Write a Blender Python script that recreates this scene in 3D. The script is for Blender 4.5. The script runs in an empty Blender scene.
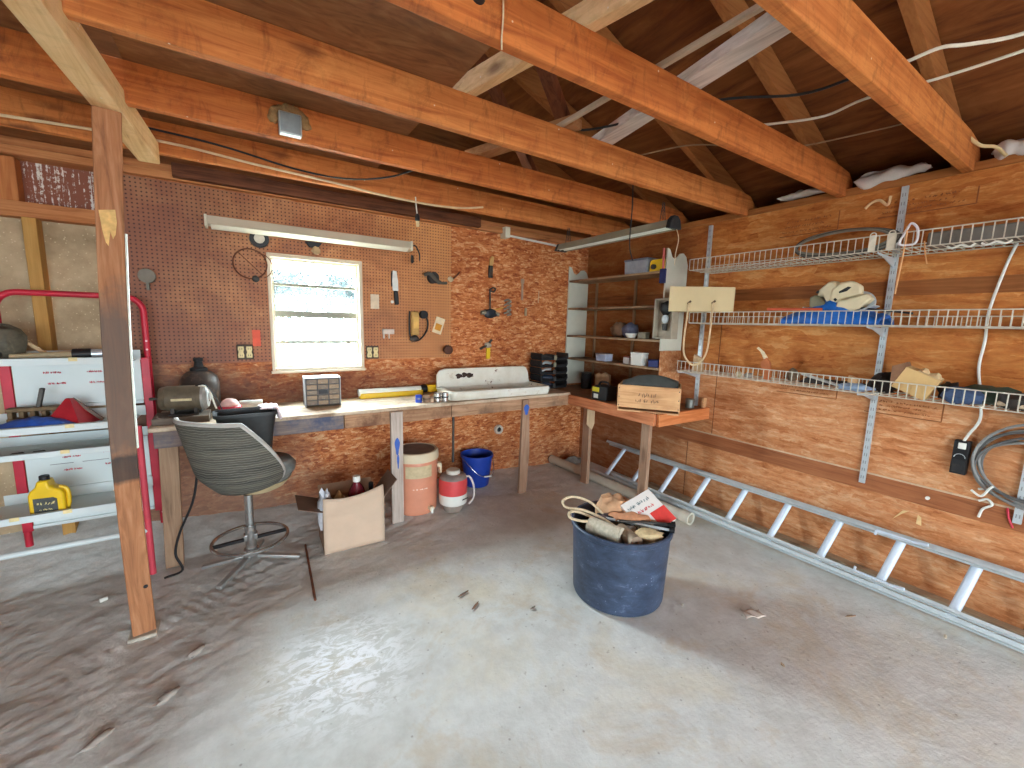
import bpy, bmesh, math, random
from mathutils import Vector, Matrix, noise
random.seed(7)
C = bpy.context.scene.collection
PI = math.pi
XR, YB = 3.39, 3.68          # faces of the right and back walls

# ------------------------------------------------------------------ materials
def srgb(r, g, b):
    f = lambda c: (c/255/12.92) if c/255 <= .04045 else ((c/255+.055)/1.055)**2.4
    return (f(r), f(g), f(b), 1)

class NT:
    def __init__(s, name):
        s.m = bpy.data.materials.new(name); s.m.use_nodes = True
        s.n = s.m.node_tree.nodes; s.l = s.m.node_tree.links
        s.b = s.n['Principled BSDF']
        s.tc = s.n.new('ShaderNodeTexCoord')
    def new(s, t, **k):
        n = s.n.new(t)
        for a, v in k.items(): setattr(n, a, v)
        return n
    def mapping(s, scale=(1,1,1), rot=(0,0,0), loc=(0,0,0), src=None):
        m = s.new('ShaderNodeMapping')
        m.inputs['Scale'].default_value = scale; m.inputs['Rotation'].default_value = rot; m.inputs['Location'].default_value = loc
        s.l.new(src or s.tc.outputs['Object'], m.inputs['Vector']); return m.outputs['Vector']
    def noise(s, vec, scale, detail=4, rough=.55, dist=0):
        n = s.new('ShaderNodeTexNoise'); n.inputs['Scale'].default_value = scale; n.inputs['Detail'].default_value = detail
        n.inputs['Roughness'].default_value = rough; n.inputs['Distortion'].default_value = dist
        s.l.new(vec, n.inputs['Vector']); return n.outputs['Fac']
    def voro(s, vec, scale, out='Color', feature='F1', rnd=1):
        n = s.new('ShaderNodeTexVoronoi', feature=feature); n.inputs['Scale'].default_value = scale; n.inputs['Randomness'].default_value = rnd
        s.l.new(vec, n.inputs['Vector']); return n.outputs[out]
    def ramp(s, fac, stops):
        r = s.new('ShaderNodeValToRGB'); e = r.color_ramp.elements
        while len(e) < len(stops): e.new(.5)
        for el, (p, c) in zip(e, stops): el.position = p; el.color = c
        s.l.new(fac, r.inputs['Fac']); return r.outputs['Color']
    def mix(s, fac, a, b, mode='MIX'):
        n = s.new('ShaderNodeMix', data_type='RGBA', blend_type=mode)
        for sock, v in ((n.inputs[0], fac), (n.inputs[6], a), (n.inputs[7], b)):
            if hasattr(v, 'is_output'): s.l.new(v, sock)
            else: sock.default_value = v
        return n.outputs[2]
    def math(s, op, a, b=0., clamp=False):
        n = s.new('ShaderNodeMath', operation=op, use_clamp=clamp)
        for sock, v in ((n.inputs[0], a), (n.inputs[1], b)):
            if hasattr(v, 'is_output'): s.l.new(v, sock)
            else: sock.default_value = v
        return n.outputs[0]
    def sep(s, vec):
        n = s.new('ShaderNodeSeparateXYZ'); s.l.new(vec, n.inputs[0]); return n.outputs
    def color(s, c): s.l.new(c, s.b.inputs['Base Color'])
    def bump(s, h, strength=.3, dist=.01):
        n = s.new('ShaderNodeBump'); n.inputs['Strength'].default_value = strength; n.inputs['Distance'].default_value = dist
        s.l.new(h, n.inputs['Height']); s.l.new(n.outputs['Normal'], s.b.inputs['Normal'])

BW = ((0,0,0,1), (1,1,1,1))
_cache = {}
def plain(c, rough=.6, metal=0, var=.18, scale=14, spec=.4, dirt=None, dirtamt=.5):
    key = ('p', c, rough, metal, var, scale, dirt, dirtamt)
    if key in _cache: return _cache[key]
    t = NT('paint'); col = srgb(*c)
    f = t.noise(t.tc.outputs['Object'], scale, 5, .6)
    lo = tuple(max(0, x*(1-var)) for x in col[:3])+(1,); hi = tuple(min(1, x*(1+var)) for x in col[:3])+(1,)
    k = t.ramp(f, ((.3, lo), (.7, hi)))
    if dirt:
        g = t.noise(t.tc.outputs['Object'], scale*.6, 6, .7, .3)
        k = t.mix(t.ramp(g, ((1-dirtamt, BW[0]), (min(1, 1-dirtamt+.18), BW[1]))), k, srgb(*dirt))
    t.color(k); t.b.inputs['Roughness'].default_value = rough; t.b.inputs['Metallic'].default_value = metal
    t.b.inputs['Specular IOR Level'].default_value = spec
    _cache[key] = t.m; return t.m

def wood(c1, c2, axis='x', scale=1, dark=(70,38,20), knots=.5, rough=.7, stain=None, scratch=0):
    key = ('w', c1, c2, axis, scale, dark, knots, stain, scratch)
    if key in _cache: return _cache[key]
    t = NT('lumber')
    sc = {'x': (1.2, 22, 22), 'y': (22, 1.2, 22), 'z': (22, 22, 1.2)}[axis]
    sc = tuple(v*scale for v in sc)
    v = t.mapping(sc)
    big = t.noise(t.tc.outputs['Object'], 3.0*scale, 5, .6)
    f = t.noise(v, 1.6, 6, .62, 1.2)
    f = t.math('ADD', t.math('MULTIPLY', f, .7), t.math('MULTIPLY', big, .35))
    k = t.ramp(f, ((.30, srgb(*dark)), (.42, srgb(*c1)), (.62, srgb(*c2)), (.8, srgb(*c1))))
    if knots:
        ks = {'x': (2.2, 7, 7), 'y': (7, 2.2, 7), 'z': (7, 7, 2.2)}[axis]
        d = t.voro(t.mapping(tuple(q*scale for q in ks)), 1.0, 'Distance')
        k = t.mix(t.math('MULTIPLY', t.ramp(d, ((.09, BW[1]), (.20, BW[0]))), knots), k, srgb(*dark))
    if scratch:
        sx = {'x': (7, 3, 3), 'y': (3, 7, 3), 'z': (3, 3, 7)}[axis]
        g = t.noise(t.mapping(sx), 1.6, 7, .75, 1.2)
        k = t.mix(t.math('MULTIPLY', t.ramp(g, ((.52, BW[0]), (.74, BW[1]))), scratch), k, srgb(*dark))
        g = t.noise(t.tc.outputs['Object'], 5, 6, .75)
        k = t.mix(t.math('MULTIPLY', t.ramp(g, ((.55, BW[0]), (.70, BW[1]))), scratch*.8), k, srgb(min(255,c2[0]+16),min(255,c2[1]+20),min(255,c2[2]+14)))
        k = t.mix(t.ramp(t.voro(t.tc.outputs['Object'], 13, 'Distance'), ((.035, BW[1]), (.06, BW[0]))), k, srgb(226,206,180))
    if stain:
        g = t.noise(t.tc.outputs['Object'], 2.4*scale, 6, .7)
        k = t.mix(t.ramp(g, ((.48, BW[0]), (.62, BW[1]))), k, srgb(*stain))
    t.color(k); t.b.inputs['Roughness'].default_value = rough; t.b.inputs['Specular IOR Level'].default_value = .25
    t.bump(f, .25, .004)
    _cache[key] = t.m; return t.m

def osb(cols, plane='xz', flake=26, streak=0, overlay=None, name='osb', contrast=1):
    t = NT(name); ob = t.tc.outputs['Object']
    wob = t.mix(.05, ob, t.noise(ob, 7, 4, .6), 'ADD')
    ax = 1 if plane == 'xz' else 0
    def rot(a): return (0, a, 0) if plane == 'xz' else (a, 0, 0)
    lng = (.42, 1, 1.5) if plane == 'xz' else (1, .42, 1.5)
    if streak: lng = (1, .26, 1.5)
    angs = (.9, -.7) if not streak else (.30, -.42)
    c1 = t.sep(t.voro(t.mapping(lng, rot(angs[0]), src=wob), flake))[0]
    c2 = t.sep(t.voro(t.mapping(lng, rot(angs[1]), src=wob), flake*1.35))[0]
    c3 = t.sep(t.voro(t.mapping(lng, rot(.1), src=wob), flake*2.1))[0]
    pick = t.ramp(t.noise(ob, flake*.5, 4, .7), ((.45, BW[0]), (.55, BW[1])))
    wa, wb_, wc = (.24, .16, .80) if streak else (.45, .2, .45)
    g = t.math('ADD', t.math('MULTIPLY', t.mix(pick, c1, c2), wa), t.math('MULTIPLY', c3, wb_))
    sw = t.noise(t.mapping((1, .34, 1.5) if streak else (1, 1, 1), src=wob), 8 if streak else 26, 8, .72, 2.6)
    g = t.math('ADD', g, t.math('MULTIPLY', sw, wc))
    n = len(cols)
    k = t.ramp(g, tuple((.28+.52*i/(n-1), srgb(*q)) for i, q in enumerate(cols)))
    fine = t.noise(t.mapping((1, .3, 1) if streak else (1,1,1)), 85, 4, .75)
    k = t.mix(.4, k, t.ramp(fine, ((.3, (.5,.5,.5,1)), (.65, (1,1,1,1)))), 'MULTIPLY')
    big = t.noise(t.mapping((1, .5, 1.6) if streak else (1,1,1)), 1.7, 6, .68, .4)
    k = t.mix(.55, k, t.ramp(big, ((.3, (.58,.5,.46,1)), (.6, (1,1,1,1)))), 'MULTIPLY')
    if overlay:
        for f in overlay(t): k = t.mix(f[0], k, f[1])
    t.color(k); t.b.inputs['Roughness'].default_value = .72; t.b.inputs['Specular IOR Level'].default_value = .25
    t.bump(g, .3, .003)
    return t.m

# ------------------------------------------------------------------ mesh builder
class MB:
    def __init__(s): s.v = []; s.f = []
    def add(s, vs, fs):
        o = len(s.v); s.v += [tuple(p) for p in vs]; s.f += [tuple(i+o for i in f) for f in fs]; return s
    def box(s, lo, hi, M=None):
        x0,y0,z0 = lo; x1,y1,z1 = hi
        vs = [Vector(p) for p in ((x0,y0,z0),(x1,y0,z0),(x1,y1,z0),(x0,y1,z0),(x0,y0,z1),(x1,y0,z1),(x1,y1,z1),(x0,y1,z1))]
        if M: vs = [M @ p for p in vs]
        return s.add(vs, ((0,3,2,1),(4,5,6,7),(0,1,5,4),(1,2,6,5),(2,3,7,6),(3,0,4,7)))
    def cbox(s, c, d, rot=None):
        M = Matrix.Translation(c)
        if rot: M = M @ Matrix.Rotation(rot[2],4,'Z') @ Matrix.Rotation(rot[1],4,'Y') @ Matrix.Rotation(rot[0],4,'X')
        return s.box((-d[0]/2,-d[1]/2,-d[2]/2), (d[0]/2,d[1]/2,d[2]/2), M)
    def bar(s, a, b, w, t, up=(0,0,1)):                       # rectangular bar from a to b
        a = Vector(a); b = Vector(b); d = (b-a).normalized(); u = Vector(up)
        if abs(d.dot(u)) > .99: u = Vector((1,0,0))
        r = d.cross(u).normalized(); u = r.cross(d)
        vs = [p + r*sx*w/2 + u*sz*t/2 for p in (a, b) for sx, sz in ((-1,-1),(1,-1),(1,1),(-1,1))]
        return s.add(vs, ((0,3,2,1),(4,5,6,7),(0,1,5,4),(1,2,6,5),(2,3,7,6),(3,0,4,7)))
    def tube(s, pts, r, n=8, closed=False, cap=True):
        pts = [Vector(p) for p in pts]; N = len(pts); rings = []; u = None
        for i, p in enumerate(pts):
            if closed: d = pts[(i+1) % N] - pts[i-1]
            else: d = pts[min(i+1, N-1)] - pts[max(i-1, 0)]
            d.normalize()
            if u is None: u = d.orthogonal().normalized()
            u = (u - d*u.dot(d)).normalized(); w = d.cross(u)
            rr = r[i] if isinstance(r, (list, tuple)) else r
            rings.append([p + (u*math.cos(2*PI*k/n) + w*math.sin(2*PI*k/n))*rr for k in range(n)])
        vs = [q for g in rings for q in g]; fs = []
        for i in range(N if closed else N-1):
            j = (i+1) % N
            for k in range(n): fs.append((i*n+k, i*n+(k+1) % n, j*n+(k+1) % n, j*n+k))
        if cap and not closed: fs += [tuple(range(n))[::-1], tuple((N-1)*n+k for k in range(n))]
        return s.add(vs, fs)
    def cyl(s, a, b, r0, r1=None, n=20): return s.tube([a, b], [r0, r0 if r1 is None else r1], n)
    def lathe(s, prof, n=32, M=None, cap=True):               # prof: (r, z) from bottom to top, outward
        vs = [Vector((r*math.cos(2*PI*k/n), r*math.sin(2*PI*k/n), z)) for r, z in prof for k in range(n)]
        if M: vs = [M @ p for p in vs]
        fs = [(i*n+k, i*n+(k+1) % n, (i+1)*n+(k+1) % n, (i+1)*n+k) for i in range(len(prof)-1) for k in range(n)]
        if cap: fs += [tuple(range(n))[::-1], tuple((len(prof)-1)*n+k for k in range(n))]
        return s.add(vs, fs)
    def prism(s, poly, a, b, plane='xz'):                     # poly in plane, extruded a..b along the third axis
        f = {'xz': lambda p, t: (p[0], t, p[1]), 'yz': lambda p, t: (t, p[0], p[1]), 'xy': lambda p, t: (p[0], p[1], t)}[plane]
        n = len(poly); vs = [f(p, a) for p in poly] + [f(p, b) for p in poly]
        return s.add(vs, [tuple(range(n))[::-1], tuple(n+i for i in range(n))] + [(i, (i+1) % n, n+(i+1) % n, n+i) for i in range(n)])
    def grid(s, fn, nu, nv, closed_u=False):
        vs = [fn(i/(nu if closed_u else nu-1), j/(nv-1)) for j in range(nv) for i in range(nu)]
        fs = []
        for j in range(nv-1):
            for i in range(nu if closed_u else nu-1):
                fs.append((j*nu+i, j*nu+(i+1) % nu, (j+1)*nu+(i+1) % nu, (j+1)*nu+i))
        return s.add(vs, fs)
    def blob(s, c, d, n=14, amp=.15, seed=0, freq=2.5):       # lumpy rounded mass
        vs = []; c = Vector(c); m = n//2
        for j in range(m+1):
            for i in range(n):
                th = PI*j/m; ph = 2*PI*i/n
                q = Vector((math.sin(th)*math.cos(ph), math.sin(th)*math.sin(ph), math.cos(th)))
                k = 1 + amp*noise.noise(q*freq + Vector((seed*3.1, seed, 0)))*2
                vs.append(c + Vector((q.x*d[0], q.y*d[1], q.z*d[2]))*k)
        fs = [(j*n+i, (j+1)*n+i, (j+1)*n+(i+1) % n, j*n+(i+1) % n) for j in range(m) for i in range(n)]
        return s.add(vs, fs)

def finish(o, angle=35, bevel=0, solid=0, subd=0):
    me = o.data
    bm = bmesh.new(); bm.from_mesh(me)
    bmesh.ops.remove_doubles(bm, verts=bm.verts, dist=1e-6)
    bmesh.ops.recalc_face_normals(bm, faces=bm.faces)
    bm.to_mesh(me); bm.free()
    if angle:
        me.shade_smooth(); me.set_sharp_from_angle(angle=math.radians(angle))
    if solid:
        md = o.modifiers.new('thick', 'SOLIDIFY'); md.thickness = solid; md.offset = 0
    if subd:
        md = o.modifiers.new('sub', 'SUBSURF'); md.levels = md.render_levels = subd
    if bevel:
        md = o.modifiers.new('bev', 'BEVEL'); md.width = bevel; md.segments = 2; md.limit_method = 'ANGLE'; md.angle_limit = math.radians(40)

def P(mb, name, mat, parent=None, angle=35, bevel=0, solid=0, subd=0, label=None, org=None):
    me = bpy.data.meshes.new(name)
    vs = mb.v
    if org: vs = [(p[0]-org[0], p[1]-org[1], p[2]-org[2]) for p in vs]
    me.from_pydata(vs, [], mb.f); me.update()
    o = bpy.data.objects.new(name, me); C.objects.link(o)
    if parent: o.parent = parent
    if mat: me.materials.append(mat)
    finish(o, angle, bevel, solid, subd)
    if label: o['label'] = label
    return o

def T(name, label, cat, loc=(0,0,0), rz=0, group=None):
    o = bpy.data.objects.new(name, None); C.objects.link(o); o.empty_display_size = .05
    o.location = loc; o.rotation_euler = (0, 0, rz); o['label'] = label; o['category'] = cat
    if group: o['group'] = group
    return o

def S(mb, name, mat, label, cat, loc=(0,0,0), rz=0, group=None, org=None, **k):   # a thing of one mesh
    o = P(mb, name, mat, None, org=org, **k)
    if org: o.location = org
    else: o.location = loc
    o.rotation_euler = (0, 0, rz); o['label'] = label; o['category'] = cat
    if group: o['group'] = group
    return o

def ST(name, label=None):
    o = bpy.data.objects.new(name, None); C.objects.link(o); o.empty_display_size = .05; o['kind'] = 'structure'
    if label: o['label'] = label
    return o

def dup(root, loc, rz=None, label=None):
    r = root.copy(); C.objects.link(r); r.location = loc
    if rz is not None: r.rotation_euler = (0, 0, rz)
    if label: r['label'] = label
    for ch in list(root.children):
        c = ch.copy(); C.objects.link(c); c.parent = r
        for g in list(ch.children):
            d = g.copy(); C.objects.link(d); d.parent = c
    return r

def curve(pts, n=8):                                           # Catmull-Rom through pts
    p = [Vector(q) for q in pts]; p = [p[0]*2-p[1]] + p + [p[-1]*2-p[-2]]; out = []
    for i in range(1, len(p)-2):
        a, b, c, d = p[i-1], p[i], p[i+1], p[i+2]
        for k in range(n):
            t = k/n
            out.append(.5*((2*b) + (c-a)*t + (2*a-5*b+4*c-d)*t*t + (3*b-a-3*c+d)*t**3))
    out.append(p[-2]); return out

def arc(c, r, a0, a1, n, plane='xz'):
    c = Vector(c); o = []
    for i in range(n+1):
        a = a0+(a1-a0)*i/n; u, v = r*math.cos(a), r*math.sin(a)
        o.append(c + Vector({'xz': (u,0,v), 'xy': (u,v,0), 'yz': (0,u,v)}[plane]))
    return o

def strokes(mb, o, u, v, w, h, n, d=.0008, seed=1):            # a run of worn, illegible print: irregular little ticks
    rnd = random.Random(seed); o = Vector(o); u = Vector(u); v = Vector(v); nn = u.cross(v); x = 0; cw = w/n
    while x < w:
        if rnd.random() < .16: x += cw*.8; continue
        for k in range(rnd.choice((1, 2, 2))):
            x0 = x+cw*.6*rnd.random(); y0 = h*.35*rnd.random(); x1 = x0+cw*(rnd.random()-.4)*.9; y1 = y0+h*(.35+.4*rnd.random())
            p = o+u*x0+v*y0; q = o+u*x1+v*y1; mb.bar(p+nn*d*.5, q+nn*d*.5, d, cw*.26, up=tuple((q-p).cross(nn)))
        x += cw*(.55+.4*rnd.random())

# ------------------------------------------------------------------ palette
JOIST = wood((180,100,48), (212,134,72), 'x', 1, (104,54,28), .8, scratch=.6)
JOIST2 = wood((174,92,42), (206,122,62), 'x', 1, (98,48,26), .8, scratch=.7)
LUMY = wood((206,162,112), (228,190,140), 'y', 1, (132,92,58), .8, scratch=.3)
LUMX = wood((168,104,60), (196,132,82), 'x', 1, (98,54,30), .6)
POSTW = wood((176,112,72), (196,134,92), 'z', 1, (112,64,40), .6)
STUD = wood((176,130,66), (196,150,84), 'z', 1, (120,80,40), .4)
DARKX = wood((82,48,32), (120,72,46), 'x', 1, (40,24,18), .6)
DARKZ = wood((96,62,46), (128,84,60), 'z', 1, (50,32,24), .5)
RAFT = wood((140,84,42), (164,106,58), 'x', 1, (80,44,22), .6)
GREYW = wood((168,152,140), (198,182,168), 'z', 1, (120,100,88), .4)
LEGW = wood((150,116,92), (176,142,116), 'z', 1, (96,66,50), .5)
BENCHW = wood((190,168,142), (218,198,172), 'x', 1, (130,100,76), .3, stain=(150,122,98))
APRONX = wood((150,110,80), (184,142,108), 'x', 1, (88,58,42), .6, stain=(120,84,62))
APRONY = wood((172,100,62), (198,126,84), 'y', 1, (110,58,36), .5)
CRATEW = wood((196,144,98), (218,170,122), 'y', 1, (140,92,56), .3)
GALV = plain((196,202,204), .42, .35, .08, 30)
ALU = plain((196,202,202), .42, .3, .08, 20)
ALUP = plain((206,216,228), .45, .15, .05, 12)
WIRE = plain((206,198,180), .5, .2, .1, 30)
CHROME = plain((190,190,188), .25, .9, .1, 20)
BLACK = plain((26,26,28), .5, 0, .3, 20)
BLACKM = plain((34,33,34), .7, 0, .3, 30, dirt=(70,62,56), dirtamt=.42)
WHITE = plain((226,224,214), .55, 0, .06, 8)
CREAM = plain((214,206,184), .6, 0, .08, 10, dirt=(170,150,120), dirtamt=.36)
RACKW = plain((206,214,212), .4, 0, .04, 5)
RED = plain((190,34,56), .4, 0, .12, 10)
REDT = plain((206,70,84), .5, 0, .1, 10)
YELLOW = plain((232,190,30), .4, 0, .1, 10)
BLUE = plain((30,64,160), .45, 0, .15, 10)
ROPE = plain((206,184,150), .85, 0, .2, 60)
CORDW = plain((222,212,194), .6, 0, .1, 30)
STEELD = plain((74,70,66), .5, .6, .25, 24)
RUST = plain((112,66,44), .8, .2, .35, 30)
TAN = plain((206,170,124), .8, 0, .1, 10)
CARD = plain((198,172,148), .85, 0, .05, 8)
CARDB = plain((150,118,92), .85, 0, .08, 8)

# ------------------------------------------------------------------ setting: floor
def dirt_at(x, y):
    # signed distance across the edge of the swept concrete (positive in the loose dirt)
    pts = ((-3.5,.2),(-.6,1.1),(-.16,1.75),(.08,2.3),(.62,2.55),(1.3,2.76),(2.3,2.98),(2.9,3.3),(3.4,3.8))
    for (xa, ya), (xb, yb) in zip(pts, pts[1:]):
        if xa <= x <= xb: return y-(ya+(yb-ya)*(x-xa)/(xb-xa))
    return y-.2 if x < -3.5 else y-3.9
def floor_h(x, y):
    d = dirt_at(x, y); m = max(0, min(1, (d+.05)/.45))
    h = .014*noise.noise(Vector((x*1.6, y*1.6, 0)))*m+.004*m*noise.noise(Vector((x*26, y*26, 2)))
    if m > 0:
        u = x*.80+y*.55; v = -x*.55+y*.80
        a = noise.noise(Vector((u*4.2, v*17, 3)))*.6+noise.noise(Vector((u*9, v*30, 7)))*.4
        h += m*.0055*a + m*.006*noise.noise(Vector((x*9, y*9, 5)))
        tr = max(0, 1-abs(v-2.33)/.16)*max(0, 1-abs(u-1.25)/.75)
        h += .012*tr*math.sin(u*115)*.55
        hw = .15 if x < -.6 else (.15-.06*(x+.6)/.64 if x < .04 else (.09-.05*(x-.04)/2.1 if x < 2.14 else max(0,.04*(1-(x-2.14)/.8))))
        h += m*hw*max(0, (y-3.28)/.40)**1.2
    return h - .004
mb = MB(); nx, ny = 330, 300; x0, x1, y0, y1 = -4.3, 3.55, -4.2, 3.8
def fpt(u, v):
    # finer cells toward the visible part of the floor
    x = x0+(-1.5-x0)*u/.08 if u < .08 else -1.5+(x1+1.5)*(u-.08)/.92
    y = y0+(.1-y0)*v/.10 if v < .10 else .1+(y1-.1)*(v-.10)/.90
    return (x, y, floor_h(x, y))
mb.grid(fpt, nx, ny)
t = NT('concrete_and_dirt'); ob = t.tc.outputs['Object']
n1 = t.noise(ob, 1.5, 6, .62, .4); n2 = t.noise(ob, 7, 6, .7); n3 = t.noise(ob, 45, 4, .7)
conc = t.ramp(n1, ((.3, srgb(198,196,188)), (.5, srgb(214,214,209)), (.66, srgb(214,206,188))))
conc = t.mix(.65, conc, t.ramp(n2, ((.3, (.74,.72,.70,1)), (.6, (1,1,1,1)))), 'MULTIPLY')
conc = t.mix(t.math('MULTIPLY', t.ramp(t.noise(ob, 2.6, 5, .7, .5), ((.54, BW[0]), (.66, BW[1]))), .42), conc, srgb(190,168,134))
conc = t.mix(t.math('MULTIPLY', t.ramp(t.noise(ob, 12, 4, .75), ((.64, BW[0]), (.72, BW[1]))), .45), conc, srgb(128,108,86))
conc = t.mix(t.math('MULTIPLY', t.ramp(t.voro(ob, 15, 'Distance'), ((.04, BW[1]), (.10, BW[0]))), .5), conc, srgb(110,96,84))
dirt = t.ramp(t.noise(t.mapping((1.3, 2.4, 1), (0,0,-.62)), 3.6, 8, .76, .4), ((.22, srgb(190,189,182)), (.5, srgb(212,211,205)), (.76, srgb(226,225,220))))
dirt = t.mix(.6, dirt, t.ramp(n2, ((.3, (.80,.78,.76,1)), (.62, (1,1,1,1)))), 'MULTIPLY')
dirt = t.mix(.4, dirt, t.ramp(n3, ((.3, (.7,.69,.68,1)), (.65, (1,1,1,1)))), 'MULTIPLY')
xyz = t.sep(ob)
fc = t.new('ShaderNodeFloatCurve')                              # boundary y(x), x remapped -4..4 -> 0..1
cm = fc.mapping.curves[0]
bp = ((-3.5,.2),(-.6,1.1),(-.16,1.75),(.08,2.3),(.62,2.55),(1.3,2.76),(2.3,2.98),(2.9,3.3),(3.4,3.8))
while len(cm.points) < len(bp): cm.points.new(.5, .5)
for p, (a, b) in zip(cm.points, bp): p.location = ((a+4)/8, b/4); p.handle_type = 'VECTOR'
fc.mapping.update()
t.l.new(t.math('MULTIPLY', t.math('ADD', xyz[0], 4), .125), fc.inputs['Value'])
dd = t.math('SUBTRACT', xyz[1], t.math('MULTIPLY', fc.outputs[0], 4))
dd = t.math('ADD', dd, t.math('MULTIPLY', t.math('SUBTRACT', n2, .5), .7))
dm = t.ramp(t.math('ADD', t.math('MULTIPLY', dd, 1.5), .38), ((.2, BW[0]), (.8, BW[1])))
# spilled white powder on the concrete
pv = t.mapping((1.6, 3.2, 1), (0,0,-.55), (0,0,0))
px = t.math('SUBTRACT', xyz[0], .30); py = t.math('SUBTRACT', xyz[1], 1.86)
pr = t.math('SQRT', t.math('ADD', t.math('MULTIPLY', px, px), t.math('MULTIPLY', py, py)))
pw = t.math('MULTIPLY', t.ramp(pr, ((.10, BW[1]), (.42, BW[0]))), t.ramp(t.noise(pv, 7, 6, .75, 1.0), ((.45, BW[0]), (.56, BW[1]))))
base = t.mix(dm, conc, dirt)
base = t.mix(pw, base, srgb(250,250,252))
t.color(base); t.b.inputs['Roughness'].default_value = .82; t.b.inputs['Specular IOR Level'].default_value = .3
rut = t.noise(t.mapping((2.2, 9, 1), (0,0,-.6)), 3.4, 7, .74, .7)
t.bump(t.math('ADD', t.math('ADD', t.math('MULTIPLY', n3, .8), t.math('MULTIPLY', n2, 1.2)), t.math('MULTIPLY', t.math('ADD', t.math('MULTIPLY', rut, 1.1), t.math('ADD', t.math('MULTIPLY', t.noise(ob, 24, 6, .75, .4), 1.8), t.math('MULTIPLY', t.noise(ob, 110, 3, .8), .8))), dm)), .5, .008)
fl = P(mb, 'floor', t.m, angle=180); fl['kind'] = 'structure'
FLOORM = t.m
slab = MB().box((-30,3.8,-.30), (30,40,-.03)).box((-30,-4.2,-.3), (-4.3,3.8,-.03)).box((3.55,-4.2,-.3), (30,3.8,-.03))
t = NT('yard'); t.color(t.ramp(t.noise(t.tc.outputs['Object'], 1.2, 6, .7), ((.3, srgb(140,142,126)), (.7, srgb(168,166,152)))))
t.b.inputs['Roughness'].default_value = .95
dv = P(MB().box((-30,-30,-.30), (30,-4.2,-.03)), 'driveway', plain((96,94,90), .9), angle=0); dv['kind'] = 'structure'
g = P(slab, 'ground', t.m, angle=0); g['kind'] = 'structure'

# ------------------------------------------------------------------ setting: back wall
WX0, WX1, WZ0, WZ1 = .212, .876, 1.172, 2.040                     # window opening
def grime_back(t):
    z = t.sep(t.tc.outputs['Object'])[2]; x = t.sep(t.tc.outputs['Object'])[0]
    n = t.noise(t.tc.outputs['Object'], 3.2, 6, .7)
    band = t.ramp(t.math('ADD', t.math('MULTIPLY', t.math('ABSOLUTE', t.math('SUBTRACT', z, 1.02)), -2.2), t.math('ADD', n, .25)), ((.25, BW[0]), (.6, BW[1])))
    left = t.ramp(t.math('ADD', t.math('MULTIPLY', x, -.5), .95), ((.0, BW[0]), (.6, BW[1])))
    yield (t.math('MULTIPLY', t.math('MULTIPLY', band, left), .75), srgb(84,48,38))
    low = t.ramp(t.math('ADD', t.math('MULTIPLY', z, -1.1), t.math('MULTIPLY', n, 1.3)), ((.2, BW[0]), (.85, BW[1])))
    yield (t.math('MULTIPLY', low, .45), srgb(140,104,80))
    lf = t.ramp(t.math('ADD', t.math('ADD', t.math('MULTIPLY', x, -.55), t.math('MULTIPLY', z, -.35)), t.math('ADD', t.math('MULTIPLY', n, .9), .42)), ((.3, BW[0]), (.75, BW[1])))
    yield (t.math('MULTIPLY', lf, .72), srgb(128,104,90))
OSBB = osb(((150,74,38), (186,102,54), (206,124,70), (222,146,92), (236,184,134)), 'xz', 30, overlay=grime_back)
def wallring(mb, X0, X1, Z0, Z1, ya, yb):
    mb.box((X0,ya,Z0), (WX0,yb,Z1)); mb.box((WX1,ya,Z0), (X1,yb,Z1))
    if Z0 < WZ0: mb.box((WX0,ya,Z0), (WX1,yb,WZ0))
    mb.box((WX0,ya,WZ1), (WX1,yb,Z1))
wb = ST('wall_back', 'back wall of stained OSB and pegboard behind the workbench')
mb = MB(); wallring(mb, -.66, 3.5, -.05, 2.45, YB, YB+.012)
P(mb, 'osb_sheathing', OSBB, wb, angle=0)
# pegboard with its grid of holes
t = NT('pegboard'); o3 = t.sep(t.tc.outputs['Object'])
fr = lambda s: t.math('SUBTRACT', t.math('FRACT', t.math('MULTIPLY', s, 39.37)), .5)
fx, fz = fr(o3[0]), fr(o3[2])
r2 = t.math('SQRT', t.math('ADD', t.math('MULTIPLY', fx, fx), t.math('MULTIPLY', fz, fz)))
hole = t.ramp(r2, ((.15, BW[1]), (.24, BW[0])))
nb = t.noise(t.tc.outputs['Object'], 1.7, 7, .7, .5); nf = t.noise(t.tc.outputs['Object'], 20, 4, .7)
k = t.ramp(nb, ((.30, srgb(132,76,48)), (.48, srgb(178,108,62)), (.64, srgb(220,156,98))))
k = t.mix(.35, k, t.ramp(nf, ((.3, (.6,.6,.6,1)), (.7, (1,1,1,1)))), 'MULTIPLY')
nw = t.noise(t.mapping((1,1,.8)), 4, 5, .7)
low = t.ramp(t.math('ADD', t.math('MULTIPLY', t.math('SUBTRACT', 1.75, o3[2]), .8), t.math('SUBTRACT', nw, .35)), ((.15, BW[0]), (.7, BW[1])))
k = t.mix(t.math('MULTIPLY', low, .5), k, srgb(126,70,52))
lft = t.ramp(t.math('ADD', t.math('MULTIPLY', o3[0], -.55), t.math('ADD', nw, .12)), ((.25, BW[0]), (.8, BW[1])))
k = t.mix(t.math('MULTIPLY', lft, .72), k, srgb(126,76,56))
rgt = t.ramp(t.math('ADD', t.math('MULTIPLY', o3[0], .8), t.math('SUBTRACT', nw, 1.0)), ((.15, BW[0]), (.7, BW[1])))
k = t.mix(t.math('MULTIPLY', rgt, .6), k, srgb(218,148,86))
k = t.mix(t.math('MULTIPLY', hole, .6), k, srgb(62,30,18))
k = t.mix(t.math('MULTIPLY', hole, .75), k, srgb(62,30,18))
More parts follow.
